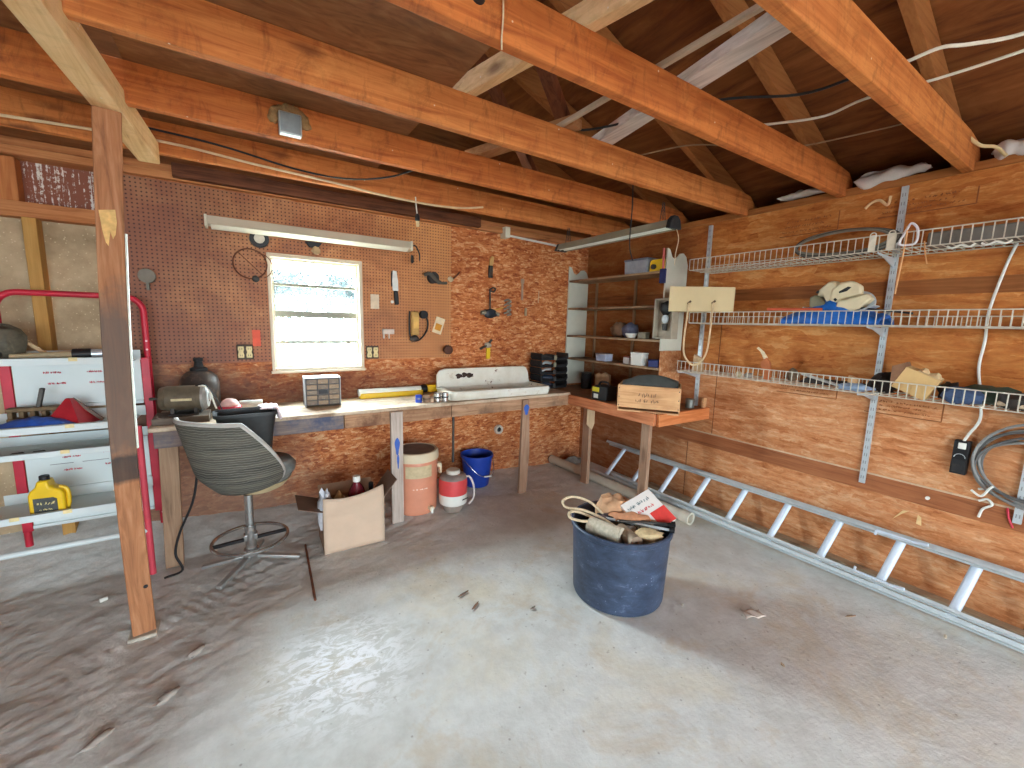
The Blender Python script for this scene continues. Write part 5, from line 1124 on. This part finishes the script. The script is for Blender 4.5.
# beige box with rope loop
BB = T('beige_box', 'beige painted box with rope loop handle sitting on the middle wire shelf by the bookcase', 'box', (3.115,2.03,1.704), rz=.38); BB.scale = (1,.95,1.08)
P(MB().prism([(-.245,0),(.25,.0),(.25,.185),(-.245,.165)], -.10, -.085, 'yz'), 'front_board', plain((214,190,146), .6, 0, .05, 6), BB, bevel=.003)
P(MB().box((-.085,-.225,0), (.06,-.212,.16)).box((-.085,.217,0), (.06,.23,.165)).box((.05,-.212,0), (.06,.217,.16)).box((-.085,-.212,0), (.05,.217,.010)), 'carcass', plain((170,146,108), .7), BB, bevel=.002)
P(MB().box((-.085,-.225,.160), (.06,.23,.166)), 'top_board', plain((128,104,74), .8), BB)
for y in (.085, -.10): P(MB().bar((-.104,y-.014,.075), (-.104,y+.012,.055), .008, .014), 'hook', plain((96,72,50), .6), BB)
P(MB().tube(curve([(-.108,.085,.062),(-.112,.092,-.05),(-.112,.10,-.20),(-.115,.09,-.31),(-.115,.04,-.375),(-.115,-.0,-.385),(-.115,-.045,-.36),(-.114,-.085,-.28),(-.112,-.095,-.12),(-.108,-.10,.062)]), .007, 8), 'rope_loop', plain((206,176,136), .85), BB)
# lowest shelf clutter
zl = 1.219
PB = T('paint_brush', 'paint brush with pale curved handle standing on the lowest wire shelf', 'brush', (3.20,1.55,zl), rz=0)
P(MB().tube(curve([(0,.065,.225),(0,.03,.195),(0,-.0,.15)]), [.009]*8+[.012]*5+[.014]*4, 8), 'handle', plain((226,206,170), .5), PB); P(MB().prism([(-.04,.0),(.0,-.0),(.03,.12),(-.005,.16),(-.035,.12)], -.012, .012, 'yz'), 'bristles', plain((186,106,62), .8), PB)
def junk(lab, y, x=3.22, d=(.05,.08,.03), col=(90,84,78), seed=1, cat='tool', nm='scrap_part', metal=0, shape='b'):
    if shape == 'b': mb = MB().blob((0,0,d[2]*.9), d, 14, .22, seed)
    elif shape == 'r': mb = MB().cyl((0,-d[1],d[0]), (d[2]*.5,d[1],d[0]+d[2]), d[0], n=12)
    else: mb = MB().prism([(-d[1],0),(d[1],0),(d[1]*.8,d[2]*2),(-d[1]*.7,d[2]*1.6)], -d[0], d[0], 'yz')
    S(mb, nm, plain(col, .6, metal, .25, 30), lab, cat, (x,y,zl), bevel=0 if shape == 'b' else .003, angle=50)
junk('small pale wood block at the left end of the lowest wire shelf', 2.08, 3.2, (.012,.05,.07), (186,150,110), 2, 'block', 'wood_block', 0, 'p')
junk('round pale knob on the lowest wire shelf left of the paint brush', 1.70, 3.14, (.022,.022,.022), (196,176,140), 3, 'knob', 'round_knob')
junk('grey bolt lump below the pale knob on the lowest shelf', 1.64, 3.16, (.03,.035,.02), (170,160,150), 4, 'bolt', 'bolt_head', .4)
junk('dull round disc at the back of the lowest wire shelf', 1.42, 3.32, (.03,.04,.045), (120,100,80), 5, 'disc', 'rusty_disc')
junk('silver rod lying along the lowest wire shelf', 1.16, 3.15, (.009,.14,.06), (186,184,176), 6, 'rod', 'silver_rod', .5, 'r')
junk('tan wedge of wood standing on the lowest wire shelf', 1.01, 3.18, (.02,.03,.045), (206,164,116), 7, 'wedge', 'wood_wedge', 0, 'p')
junk('pale blue crumpled rag on the lowest wire shelf left of the tall standard', .99, 3.15, (.05,.09,.024), (150,170,196), 8, 'rag', 'blue_rag')
junk('dark iron bar at the back of the lowest wire shelf', 1.10, 3.30, (.02,.26,.02), (56,48,44), 9, 'bar', 'iron_bar', .3, 'p')
junk('dark oily part just left of the tall standard on the lowest shelf', .90, 3.30, (.05,.07,.06), (44,40,38), 10, 'part', 'oily_part', .2)
CB = T('carton', 'torn tan cardboard carton tilted on the lowest wire shelf', 'box', (3.20,.745,zl+.02)); CB.rotation_euler = (.42, 0, .1); CB.scale = (.85,.85,.85)
P(MB().box((-.09,-.085,.0), (.09,.10,.15)), 'carton_body', plain((206,168,112), .85, 0, .06), CB, bevel=.002); P(MB().prism([(.10,.0),(.11,.0),(.165,.12),(.12,.17),(.10,.15)], -.088, .088, 'yz'), 'brown_flap', plain((130,92,66), .85), CB, bevel=.002)
mb = MB().grid(lambda u, v: (-.08+.16*v, -.08+.12*u, .152+.05*abs(math.sin(u*6))*(v > .3)*(1-v)), 8, 6); P(mb, 'torn_flap', plain((214,186,140), .85), CB, angle=0, solid=.003)
junk('blue cloth strip right of the torn carton on the lowest shelf', .53, 3.15, (.05,.08,.045), (66,86,120), 12, 'cloth', 'blue_cloth')
junk('black folded strap beside the torn carton', .60, 3.24, (.05,.05,.05), (34,32,32), 13, 'strap', 'black_strap')
junk('dull green canvas folded on the lowest shelf at right', .46, 3.28, (.06,.12,.05), (66,84,70), 14, 'canvas', 'green_canvas')
junk('dark cord heap at the right end of the lowest wire shelf', .36, 3.18, (.06,.06,.045), (56,50,46), 15, 'cord', 'cord_heap')
junk('pale lath lying on the lowest shelf at the right edge', .30, 3.14, (.012,.11,.012), (190,166,136), 16, 'lath', 'pale_lath', 0, 'r')
junk('second pale lath behind the first at the right edge', .28, 3.2, (.014,.12,.016), (176,150,120), 17, 'lath', 'pale_lath', 0, 'r')

# black outlet box, white cable, black hose
OB = T('outlet_box', 'black outlet box with a looped wire on the right wall', 'outlet box', (XR,.535,.895))
P(MB().box((-.045,-.032,-.095), (-.001,.032,.095)), 'box', BLACK, OB, bevel=.004); P(MB().box((-.048,-.026,-.085), (-.0445,.026,-.01)), 'cover', BLACKM, OB, bevel=.002)
P(MB().box((-.05,-.018,.05), (-.03,.014,.085)), 'cable_clamp', WHITE, OB, bevel=.003); P(MB().tube(arc((-.052,0,.0), .022, 0, PI, 10, 'yz'), .002, 6), 'loop_wire', GALV, OB)
wire('white_cable', [(XR-.012,.475,2.05),(XR-.012,.50,1.93),(XR-.012,.53,1.70),(XR-.012,.525,1.55),(XR-.012,.53,1.40),(XR-.012,.505,1.25),(XR-.014,.49,1.12),(XR-.018,.52,1.03),(XR-.042,.537,.97)], .0065, WHITE, 'white cable running down the right wall to the black outlet box', 'cable')
BH = T('black_hose', 'coil of grey-black hose hanging on the right wall at the picture edge', 'hose', (XR,.27,.86))
hm = plain((134,132,128), .45, .1, .15, 20); hm2 = plain((92,90,88), .45, .1, .15, 20)
for q in range(6):
    ra, rb = .185+.012*q+.006*math.sin(q*5), .150+.014*q+.010*math.sin(q*3)
    P(MB().tube([(-.022-.012*(q % 3)+.008*math.sin(3*a+q), ra*math.cos(a)+.010*math.sin(2*a+q)-.004*q, rb*math.sin(a)+.012*math.sin(2*a+q*2)+.02+.006*q) for a in [i*2*PI/44 for i in range(44)]], .0072, 8, closed=True), 'loop', hm if q % 2 else hm2, BH)
P(MB().tube(curve([(-.05,.20,-.13),(-.055,.16,-.15),(-.06,.135,-.10),(-.05,.125,-.085)]), .006, 8), 'hose_tie', WHITE, BH, label='white tie')
S(MB().tube(curve([(0,.04,.05),(0,.01,.07),(0,-.01,.045),(0,.02,.01),(0,.03,-.04)]), .006, 8), 'wall_tie', WHITE, 'curl of white tie on the batten under the hose coil', 'tie', (XR-.012,.40,.62))
S(MB().tube(curve([(0,.05,.02),(0,.02,.03),(0,-.02,.04)]), .006, 8), 'wall_tie', WHITE, 'straight white tie end above the curl under the hose coil', 'tie', (XR-.012,.40,.715))
S(MB().tube(curve([(0,.01,.05),(0,.0,.0),(0,-.02,-.05)]), .005, 8), 'red_wire', RED, 'short red wire end under the standard at the right edge', 'wire', (XR-.012,.325,.62))
S(MB().cyl((0,0,0), (-.012,0,0), .010, n=12), 'white_button', WHITE, 'small white button on the batten right of the tall standard', 'button', (XR-.004,.64,.61))
for i, (y, z) in enumerate(((.74,.47),(.66,.46))):
    S(MB().prism([(-.03,.03),(0,-.0),(.04,-.05),(.03,-.03),(.0,.02)] if i == 0 else [(-.012,-.03),(.012,-.025),(.01,.03),(-.006,.02)], -.004, 0, 'yz'), 'wood_scar', plain((222,190,136), .8), ['long pale splinter scar on the OSB above the ladder', 'short pale chip on the OSB right of the long splinter'][i], 'scar', (XR-.0005,y,z))

# ------------------------------------------------------------------ ladder, pipe
LD = T('extension_ladder', 'aluminium extension ladder lying on its edge against the right wall', 'ladder', (3.2,1.5,0)); og = (3.2,1.5,0)
ya, yb_ = -.85, 3.16
def lx0(y): return 3.115+.035*max(0, min(1, (2.0-y)/1.5))
A0, A1 = Vector((3.105,yb_-.02,.040)), Vector((3.20,ya,.040)); B0, B1 = Vector((3.335,yb_,.315)), Vector((3.345,ya,.345))
def rail(p, q, nm, off=Vector((0,0,0)), w=.024, h=.062):
    d = (q-p).normalized(); side = Vector((1,0,0)); 
    mb = MB(); u = (B0-A0).normalized(); nrm = d.cross(u).normalized()
    a, b = p+off, q+off
    mb.bar(a, b, h, .004, up=tuple(u)); 
    for s in (-1, 1): mb.bar(a+nrm*s*h/2+u*.010*0, b+nrm*s*h/2, .006, w, up=tuple(u))
    return P(mb, nm, ALU, LD, org=og)
u = (B0-A0).normalized(); dl = (A1-A0).normalized(); nr = dl.cross(u).normalized()
rail(A0, A1, 'rail'); rail(B0, B1, 'rail')
off = nr*(.058 if nr.x < 0 else -.058)
a2, b2 = A0+dl*.30+u*.028, A1+u*.028
rail(a2, b2, 'fly_rail', off*.95, .018, .045)
c2, d2 = B0+(B1-B0).normalized()*.30-u*.028, B1-u*.028
rail(c2, d2, 'fly_rail', off*.95, .018, .045)
for q in range(13):
    y = 2.915-.3155*q
    t0 = (y+.045-A0.y)/(A1.y-A0.y); t1 = (y-B0.y)/(B1.y-B0.y)
    p = A0.lerp(A1, t0); r_ = B0.lerp(B1, t1)
    mb = MB(); ds = (r_-p).normalized(); sd = ds.cross(dl).normalized()
    pol = [(math.cos(a)*.024, math.sin(a)*.017*(1 if math.sin(a) < .5 else .75)) for a in [i*PI/6 for i in range(12)]]
    n = len(pol); vs = [e+dl*x+sd*z for e in (p, r_) for x, z in pol]
    mb.add(vs, [tuple(range(n))[::-1], tuple(n+i for i in range(n))]+[(i,(i+1) % n,n+(i+1) % n,n+i) for i in range(n)])
    P(mb, 'rung', ALUP, LD, angle=50, org=og)
# rung lock hooks
for base, s in ((A0.lerp(A1, .600), 1), (B0.lerp(B1, .611), -1)):
    c = base+off*1.3+u*.03*s
    P(MB().bar(c-dl*.11, c+dl*.05, .012, .020).bar(c+dl*.05, c+dl*.13+off*.6, .010, .016).bar(c-dl*.11, c-dl*.11+u*.03*s, .012, .012), 'rung_lock', ALUP, LD, bevel=.002, org=og)
PI_ = T('drain_pipe', 'long white plastic pipe lying on the floor under the side bench', 'pipe', (2.972,2.775,.046))
PM = plain((206,198,180), .5, 0, .08, 10)
P(MB().lathe([(.038,-.88),(.045,-.88),(.045,.88),(.038,.88),(.038,-.88)], 26, Matrix.Rotation(PI/2,4,'X'), cap=False), 'tube', PM, PI_)
P(MB().lathe([(.0450,.80),(.052,.80),(.052,.885),(.040,.885),(.040,.80)], 26, Matrix.Rotation(PI/2,4,'X'), cap=False), 'bell_end', PM, PI_)
P(MB().cyl((0,.875,0), (0,.89,0), .044, n=22), 'dark_mouth', BLACK, PI_)  # black disc paints the shade inside the open pipe end
PI_.rotation_euler = (0,0,.022)
S(MB().grid(lambda u, v: (-.2+.4*u, -.05+.10*v, .10*math.sin(PI*v)*math.sin(PI*u)*(.7+.5*noise.noise(Vector((u*6,v*4,1))))+.002), 20, 12), 'grey_rag', plain((128,118,108), .9, 0, .2, 20), 'grey crumpled rag in the corner behind the pipe', 'rag', (3.14,3.52,0), angle=60, solid=.008)

# ------------------------------------------------------------------ rubbish bin and what it holds
BN = T('rubbish_tub', 'big round blue-black plastic tub in the middle of the floor', 'tub', (1.835,1.60,0))
t = NT('scuffed_tub'); ob = t.tc.outputs['Object']
n = t.noise(t.mapping((3,3,6)), 3, 6, .75, .5); v = t.voro(ob, 40, 'Distance')
k = t.ramp(n, ((.35, srgb(38,48,66)), (.6, srgb(58,72,96)), (.78, srgb(112,124,146))))
k = t.mix(t.math('MULTIPLY', t.ramp(v, ((.06, BW[1]), (.14, BW[0]))), t.ramp(n, ((.45, BW[0]), (.6, BW[1])))), k, srgb(150,160,176))
t.color(k); t.b.inputs['Roughness'].default_value = .48
P(MB().lathe([(0,0),(.245,0),(.258,.008),(.262,.02),(.279,.405),(.283,.41),(.290,.414),(.292,.436),(.288,.442),(.276,.442),(.27,.43),(.268,.40),(.25,.02),(0,.016)], 56, cap=False), 'tub_body', t.m, BN)
bo = Vector((1.835,1.60,0)); RX = Vector((.84,-.543,0)); RYV = Vector((.543,.84,0))   # across the view and away from it
def bp_(a, b, z): q = bo+RX*a+RYV*b; return (q.x, q.y, z)
FILL = MB().grid(lambda u, v: tuple(bo+Vector((.262*v*math.cos(2*PI*u), .262*v*math.sin(2*PI*u), .35+.03*noise.noise(Vector((math.cos(2*PI*u)*v*3, math.sin(2*PI*u)*v*3, 2)))))), 30, 8, True)
S(FILL, 'rubbish', plain((60,52,46), .9, 0, .5, 30), 'dark loose rubbish filling the blue-black tub', 'rubbish', org=bp_(0,0,.35), solid=.01).__setitem__('kind', 'stuff')
S(MB().tube(curve([bp_(-.06,.02,.42),bp_(-.16,.10,.50),bp_(-.26,.14,.52),bp_(-.33,.11,.51),bp_(-.32,.05,.49),bp_(-.22,.03,.485),bp_(-.12,.0,.455),bp_(-.05,-.05,.43)]), .008, 8)
  .tube(curve([bp_(-.14,.0,.44),bp_(-.24,.02,.475),bp_(-.30,.0,.485),bp_(-.31,-.05,.475),bp_(-.25,-.07,.465),bp_(-.2,-.05,.455)]), .008, 8), 'rope', ROPE, 'loops of pale rope hanging over the left rim of the tub', 'rope', org=bp_(-.2,0,.45))
def roll(a, b, z, lab, da, db, r, L_, mat, nm='paper_roll'):
    c = Vector(bp_(a,b,z)); d = (RX*da+RYV*db).normalized()
    o = T(nm, lab, 'roll', tuple(c)); mb = MB(); M = d.to_track_quat('Z','Y').to_matrix().to_4x4()
    P(MB().lathe([(r*.3,-L_/2),(r,-L_/2),(r*1.03,-L_/4),(r*.98,L_/4),(r,L_/2),(r*.3,L_/2),(r*.3,-L_/2)], 20, M, cap=False), 'rolled_sheet', mat, o); P(MB().lathe([(0,-L_/2+.004),(r*.3,-L_/2+.004)], 12, M, cap=False), 'core', BLACK, o); return o
roll(-.115,-.10,.425,'dirty white paper roll at the left in the tub', .75,-.65, .048,.20, plain((190,178,156), .85, 0, .25, 40))
roll(.0,-.155,.42,'grey-brown can lying beside the paper roll in the tub', .3,-.95, .04,.16, plain((150,128,106), .6, .2, .25, 30), 'tin_can')
S(MB().blob((0,0,0), (.085,.045,.035), 14, .2, 41), 'sponge', plain((206,180,136), .9, 0, .2, 40), 'yellowish sponge near the front rim of the tub', 'sponge', bp_(.11,-.16,.43), rz=-.6, angle=60)
S(MB().blob((0,0,0), (.11,.09,.085), 18, .22, 43, 3.5), 'paper_bag', plain((196,150,112), .85, 0, .2, 18), 'crumpled pink-brown paper at the back of the tub', 'paper', bp_(-.02,.13,.455), rz=-.4, angle=60)
S(MB().blob((0,0,0), (.12,.05,.03), 16, .18, 45, 3), 'leather_glove', plain((196,136,98), .85, 0, .2, 30), 'tan leather glove across the middle of the tub', 'glove', bp_(.06,.01,.455), rz=-.75, angle=60)
S(MB().blob((0,0,0), (.07,.05,.035), 14, .2, 47, 3), 'dark_rag', plain((104,84,84), .9, 0, .3, 30), 'dark mauve rag at the left middle of the tub', 'rag', bp_(-.09,.05,.425), rz=-.3, angle=60)
WBX = T('flat_box', 'white and red printed box tilted at the right in the tub', 'box', bp_(.165,.03,.475)); WBX.rotation_euler = (Matrix.Rotation(-.574,4,'Z') @ Matrix.Rotation(.62,4,'X') @ Matrix.Rotation(.55,4,'Z')).to_euler(); WBX.scale = (1.08,1.08,1)
P(MB().box((-.105,-.105,-.014), (.105,.11,.014)), 'carton', plain((232,226,218), .6, 0, .03), WBX, bevel=.003)
P(MB().box((.0,-.1052,.0135), (.1052,-.01,.0152)), 'red_panel', plain((214,66,60), .55), WBX)
mb = MB(); strokes(mb, (-.085,.055,.0142), (1,0,0), (0,1,0), .15, .024, 10, .001, 8); P(mb, 'dark_print', plain((90,110,110), .6), WBX, angle=0)
mb = MB(); strokes(mb, (-.085,.012,.0142), (1,0,0), (0,1,0), .14, .022, 10, .001, 9); P(mb, 'red_print', plain((206,60,58), .6), WBX, angle=0)
for i, (p, q, r, lab) in enumerate((((-.13,.06,.445),(.27,-.10,.455),.011,'black rod lying across the tub to the right rim'), ((-.10,.03,.44),(.255,-.135,.452),.008,'thin silver rod in front of the black rod in the tub'), ((-.02,-.03,.45),(.28,-.08,.462),.009,'second dark rod behind the black rod in the tub'))):
    o = T('rod', lab, 'rod', bp_(*p)); a = Vector(bp_(*p)); b = Vector(bp_(*q))
    P(MB().cyl((0,0,0), b-a, r, n=10), 'shaft', [BLACKM, GALV, STEELD][i], o); P(MB().cyl((b-a)*.95, (b-a)*1.02, r*1.8, n=10), 'end_knob', BLACK, o)
for i, (a, b, c_) in enumerate(((.03,-.09,(130,120,112)), (.16,-.07,(166,140,116)), (-.16,-.03,(150,140,126)))):
    S(MB().blob((0,0,0), (.05,.03,.025), 12, .25, 51+i, 3), 'scrap', plain(c_, .8, 0, .3, 30), ['grey scrap between the rods and the can in the tub', 'brown scrap under the printed box in the tub', 'pale grey scrap by the rope in the tub'][i], 'scrap', bp_(a,b,.425), angle=60)

# ------------------------------------------------------------------ litter on the floor
S(MB().grid(lambda u, v: (-.055+.11*u, -.03+.06*v, .006+.014*abs(math.sin(u*5+v*2))), 12, 8), 'paper_scrap', plain((206,190,176), .8), 'pale paper scrap lying on the concrete right of the tub', 'litter', (2.31,1.04,0), rz=-.5, solid=.003)
for i, (x, y, L_, r, c_) in enumerate(((1.02,2.03,.045,.3,(112,86,70)), (1.03,1.90,.04,.6,(124,94,76)), (2.78,.75,.035,-.4,(150,124,98)), (3.03,.42,.022,.2,(214,200,176)), (2.08,.78,.015,1.1,(190,170,140)), (1.30,1.72,.018,.2,(116,100,86)), (2.05,1.30,.014,.5,(206,196,180)))):
    S(MB().blob((0,0,.004), (L_,.007,.004), 12, .3, 60+i, 3), 'wood_chip', plain(c_, .85), ['dark curled leaf on the concrete left of the tub', 'second dark leaf nearer the camera left of the tub', 'brown scrap on the floor before the ladder', 'pale chip near the ladder at the right edge', 'small pale chip on the concrete near the bottom right', 'dark sliver left of the tub base', 'tiny pale chip at the right of the tub base'][i], 'litter', (x,y,0), rz=r, angle=60)
S(MB().cyl((0,0,.012), (.03,.012,.012), .012, .010, 12), 'plastic_scrap', WHITE, 'white plastic cap in the dirt before the rack', 'litter', (-.72,2.98,0))
for i, (x, y) in enumerate(((-.33,2.05),(-.52,1.95),(-.25,2.28))):
    S(MB().blob((0,0,.008), (.05,.018,.010), 12, .35, 70+i, 4), 'dirt_clod', plain((166,156,146), .95), ['dirt clod in front of the post base', 'dirt clod left of the post base near the camera', 'small dirt clod right of the post base'][i], 'clod', (x,y,0), rz=.7, angle=60)

# ------------------------------------------------------------------ outside the window
def shrub(name, lab, x, y, z, r, seed, col):
    rnd = random.Random(seed); o = T(name, lab, 'tree', (x,y,0))
    P(MB().tube([(0,0,-.1),(.1,0,z*.5),(0,.1,z)], [.12,.09,.04], 8), 'trunk', RAFT, o)
    mb = MB()
    for q in range(1500):
        d = Vector((rnd.gauss(0,1), rnd.gauss(0,1), rnd.gauss(0,1))).normalized()*r*(.55+.45*rnd.random()); c = d+Vector((0,0,z)); c.z = max(.2, z+d.z*.8)
        a = Vector((rnd.gauss(0,1), rnd.gauss(0,1), rnd.gauss(0,1))).normalized()*.16; b = a.cross(d).normalized()*.10
        k = len(mb.v); mb.v += [tuple(c-a), tuple(c+b), tuple(c+a), tuple(c-b)]; mb.f.append((k,k+1,k+2,k+3))
    me = bpy.data.meshes.new('foliage'); me.from_pydata(mb.v, [], mb.f); f = bpy.data.objects.new('foliage', me); C.objects.link(f); f.parent = o; me.materials.append(col)
LEAF = plain((22,44,46), .7)
for i, (x, y, z, r) in enumerate(((-1.2,24.5,2.7,1.8),(1.9,25,2.8,1.9),(5.0,24.3,2.7,1.8))):
    shrub('leafy_tree', ['pale leafy tree seen through the left of the window', 'pale leafy tree seen through the middle of the window', 'pale leafy tree seen through the right of the window', 'pale leafy tree hidden right of the window'][i], x, y, z, r, i+3, LEAF)

# ------------------------------------------------------------------ daylight
w = bpy.data.worlds.new('sky'); bpy.context.scene.world = w; w.use_nodes = True; nt = w.node_tree
bg = nt.nodes['Background']; tc = nt.nodes.new('ShaderNodeTexCoord'); sp_ = nt.nodes.new('ShaderNodeSeparateXYZ')
nt.links.new(tc.outputs['Generated'], sp_.inputs[0])
r = nt.nodes.new('ShaderNodeValToRGB'); mr = nt.nodes.new('ShaderNodeMapRange'); mr.inputs[1].default_value = -1; mr.inputs[2].default_value = 1
nt.links.new(sp_.outputs['Y'], mr.inputs[0]); nt.links.new(mr.outputs[0], r.inputs[0])
SKY_FRONT, SKY_BACK = 3.9, 30.0
e = r.color_ramp.elements; e[0].position = .2; e[0].color = (.76,.90,1.0,1); e[1].position = .8; e[1].color = (.78,.91,1.0,1)
nt.links.new(r.outputs[0], bg.inputs['Color'])
st = nt.nodes.new('ShaderNodeMapRange'); st.inputs[1].default_value = -.3; st.inputs[2].default_value = .6; st.inputs[3].default_value = SKY_FRONT; st.inputs[4].default_value = SKY_BACK
nt.links.new(sp_.outputs['Y'], st.inputs[0]); nt.links.new(st.outputs[0], bg.inputs['Strength'])
def portal(name, loc, rot, sx, sy):
    l = bpy.data.lights.new(name, 'AREA'); l.shape = 'RECTANGLE'; l.size = sx; l.size_y = sy; l.cycles.is_portal = True
    o = bpy.data.objects.new(name, l); C.objects.link(o); o.location = loc; o.rotation_euler = rot
portal('window_portal', (.5425,YB+.14,1.605), (-PI/2,0,0), .70, .90)
portal('doorway_portal', (-.15,-4.22,1.07), (PI/2,0,0), 6.3, 2.16)

# ------------------------------------------------------------------ camera
cam = bpy.data.cameras.new('camera'); co = bpy.data.objects.new('camera', cam); C.objects.link(co)
cam.sensor_width = 36; cam.lens = 420/1024*36; cam.clip_start = .02
Rm = Matrix(((.840,.055,-.540),(-.543,.132,-.830),(.025,.990,.141)))
cv, vv, zv = [Vector((Rm[i][j] for i in range(3))) for j in range(3)]
xv = cv.normalized(); zv = (zv-xv*zv.dot(xv)).normalized(); yv = zv.cross(xv)
M4 = Matrix((xv, yv, zv)).transposed().to_4x4(); M4.translation = (0,0,1.57); co.matrix_world = M4
sc = bpy.context.scene; sc.camera = co
sc.view_settings.view_transform = 'Standard'; sc.view_settings.look = 'None'; sc.view_settings.gamma = 1; sc.view_settings.use_curve_mapping = False
sc.view_settings.exposure = 2.0
sc.cycles.max_bounces = 10; sc.cycles.diffuse_bounces = 6; sc.cycles.sample_clamp_indirect = 6; sc.cycles.transparent_max_bounces = 12
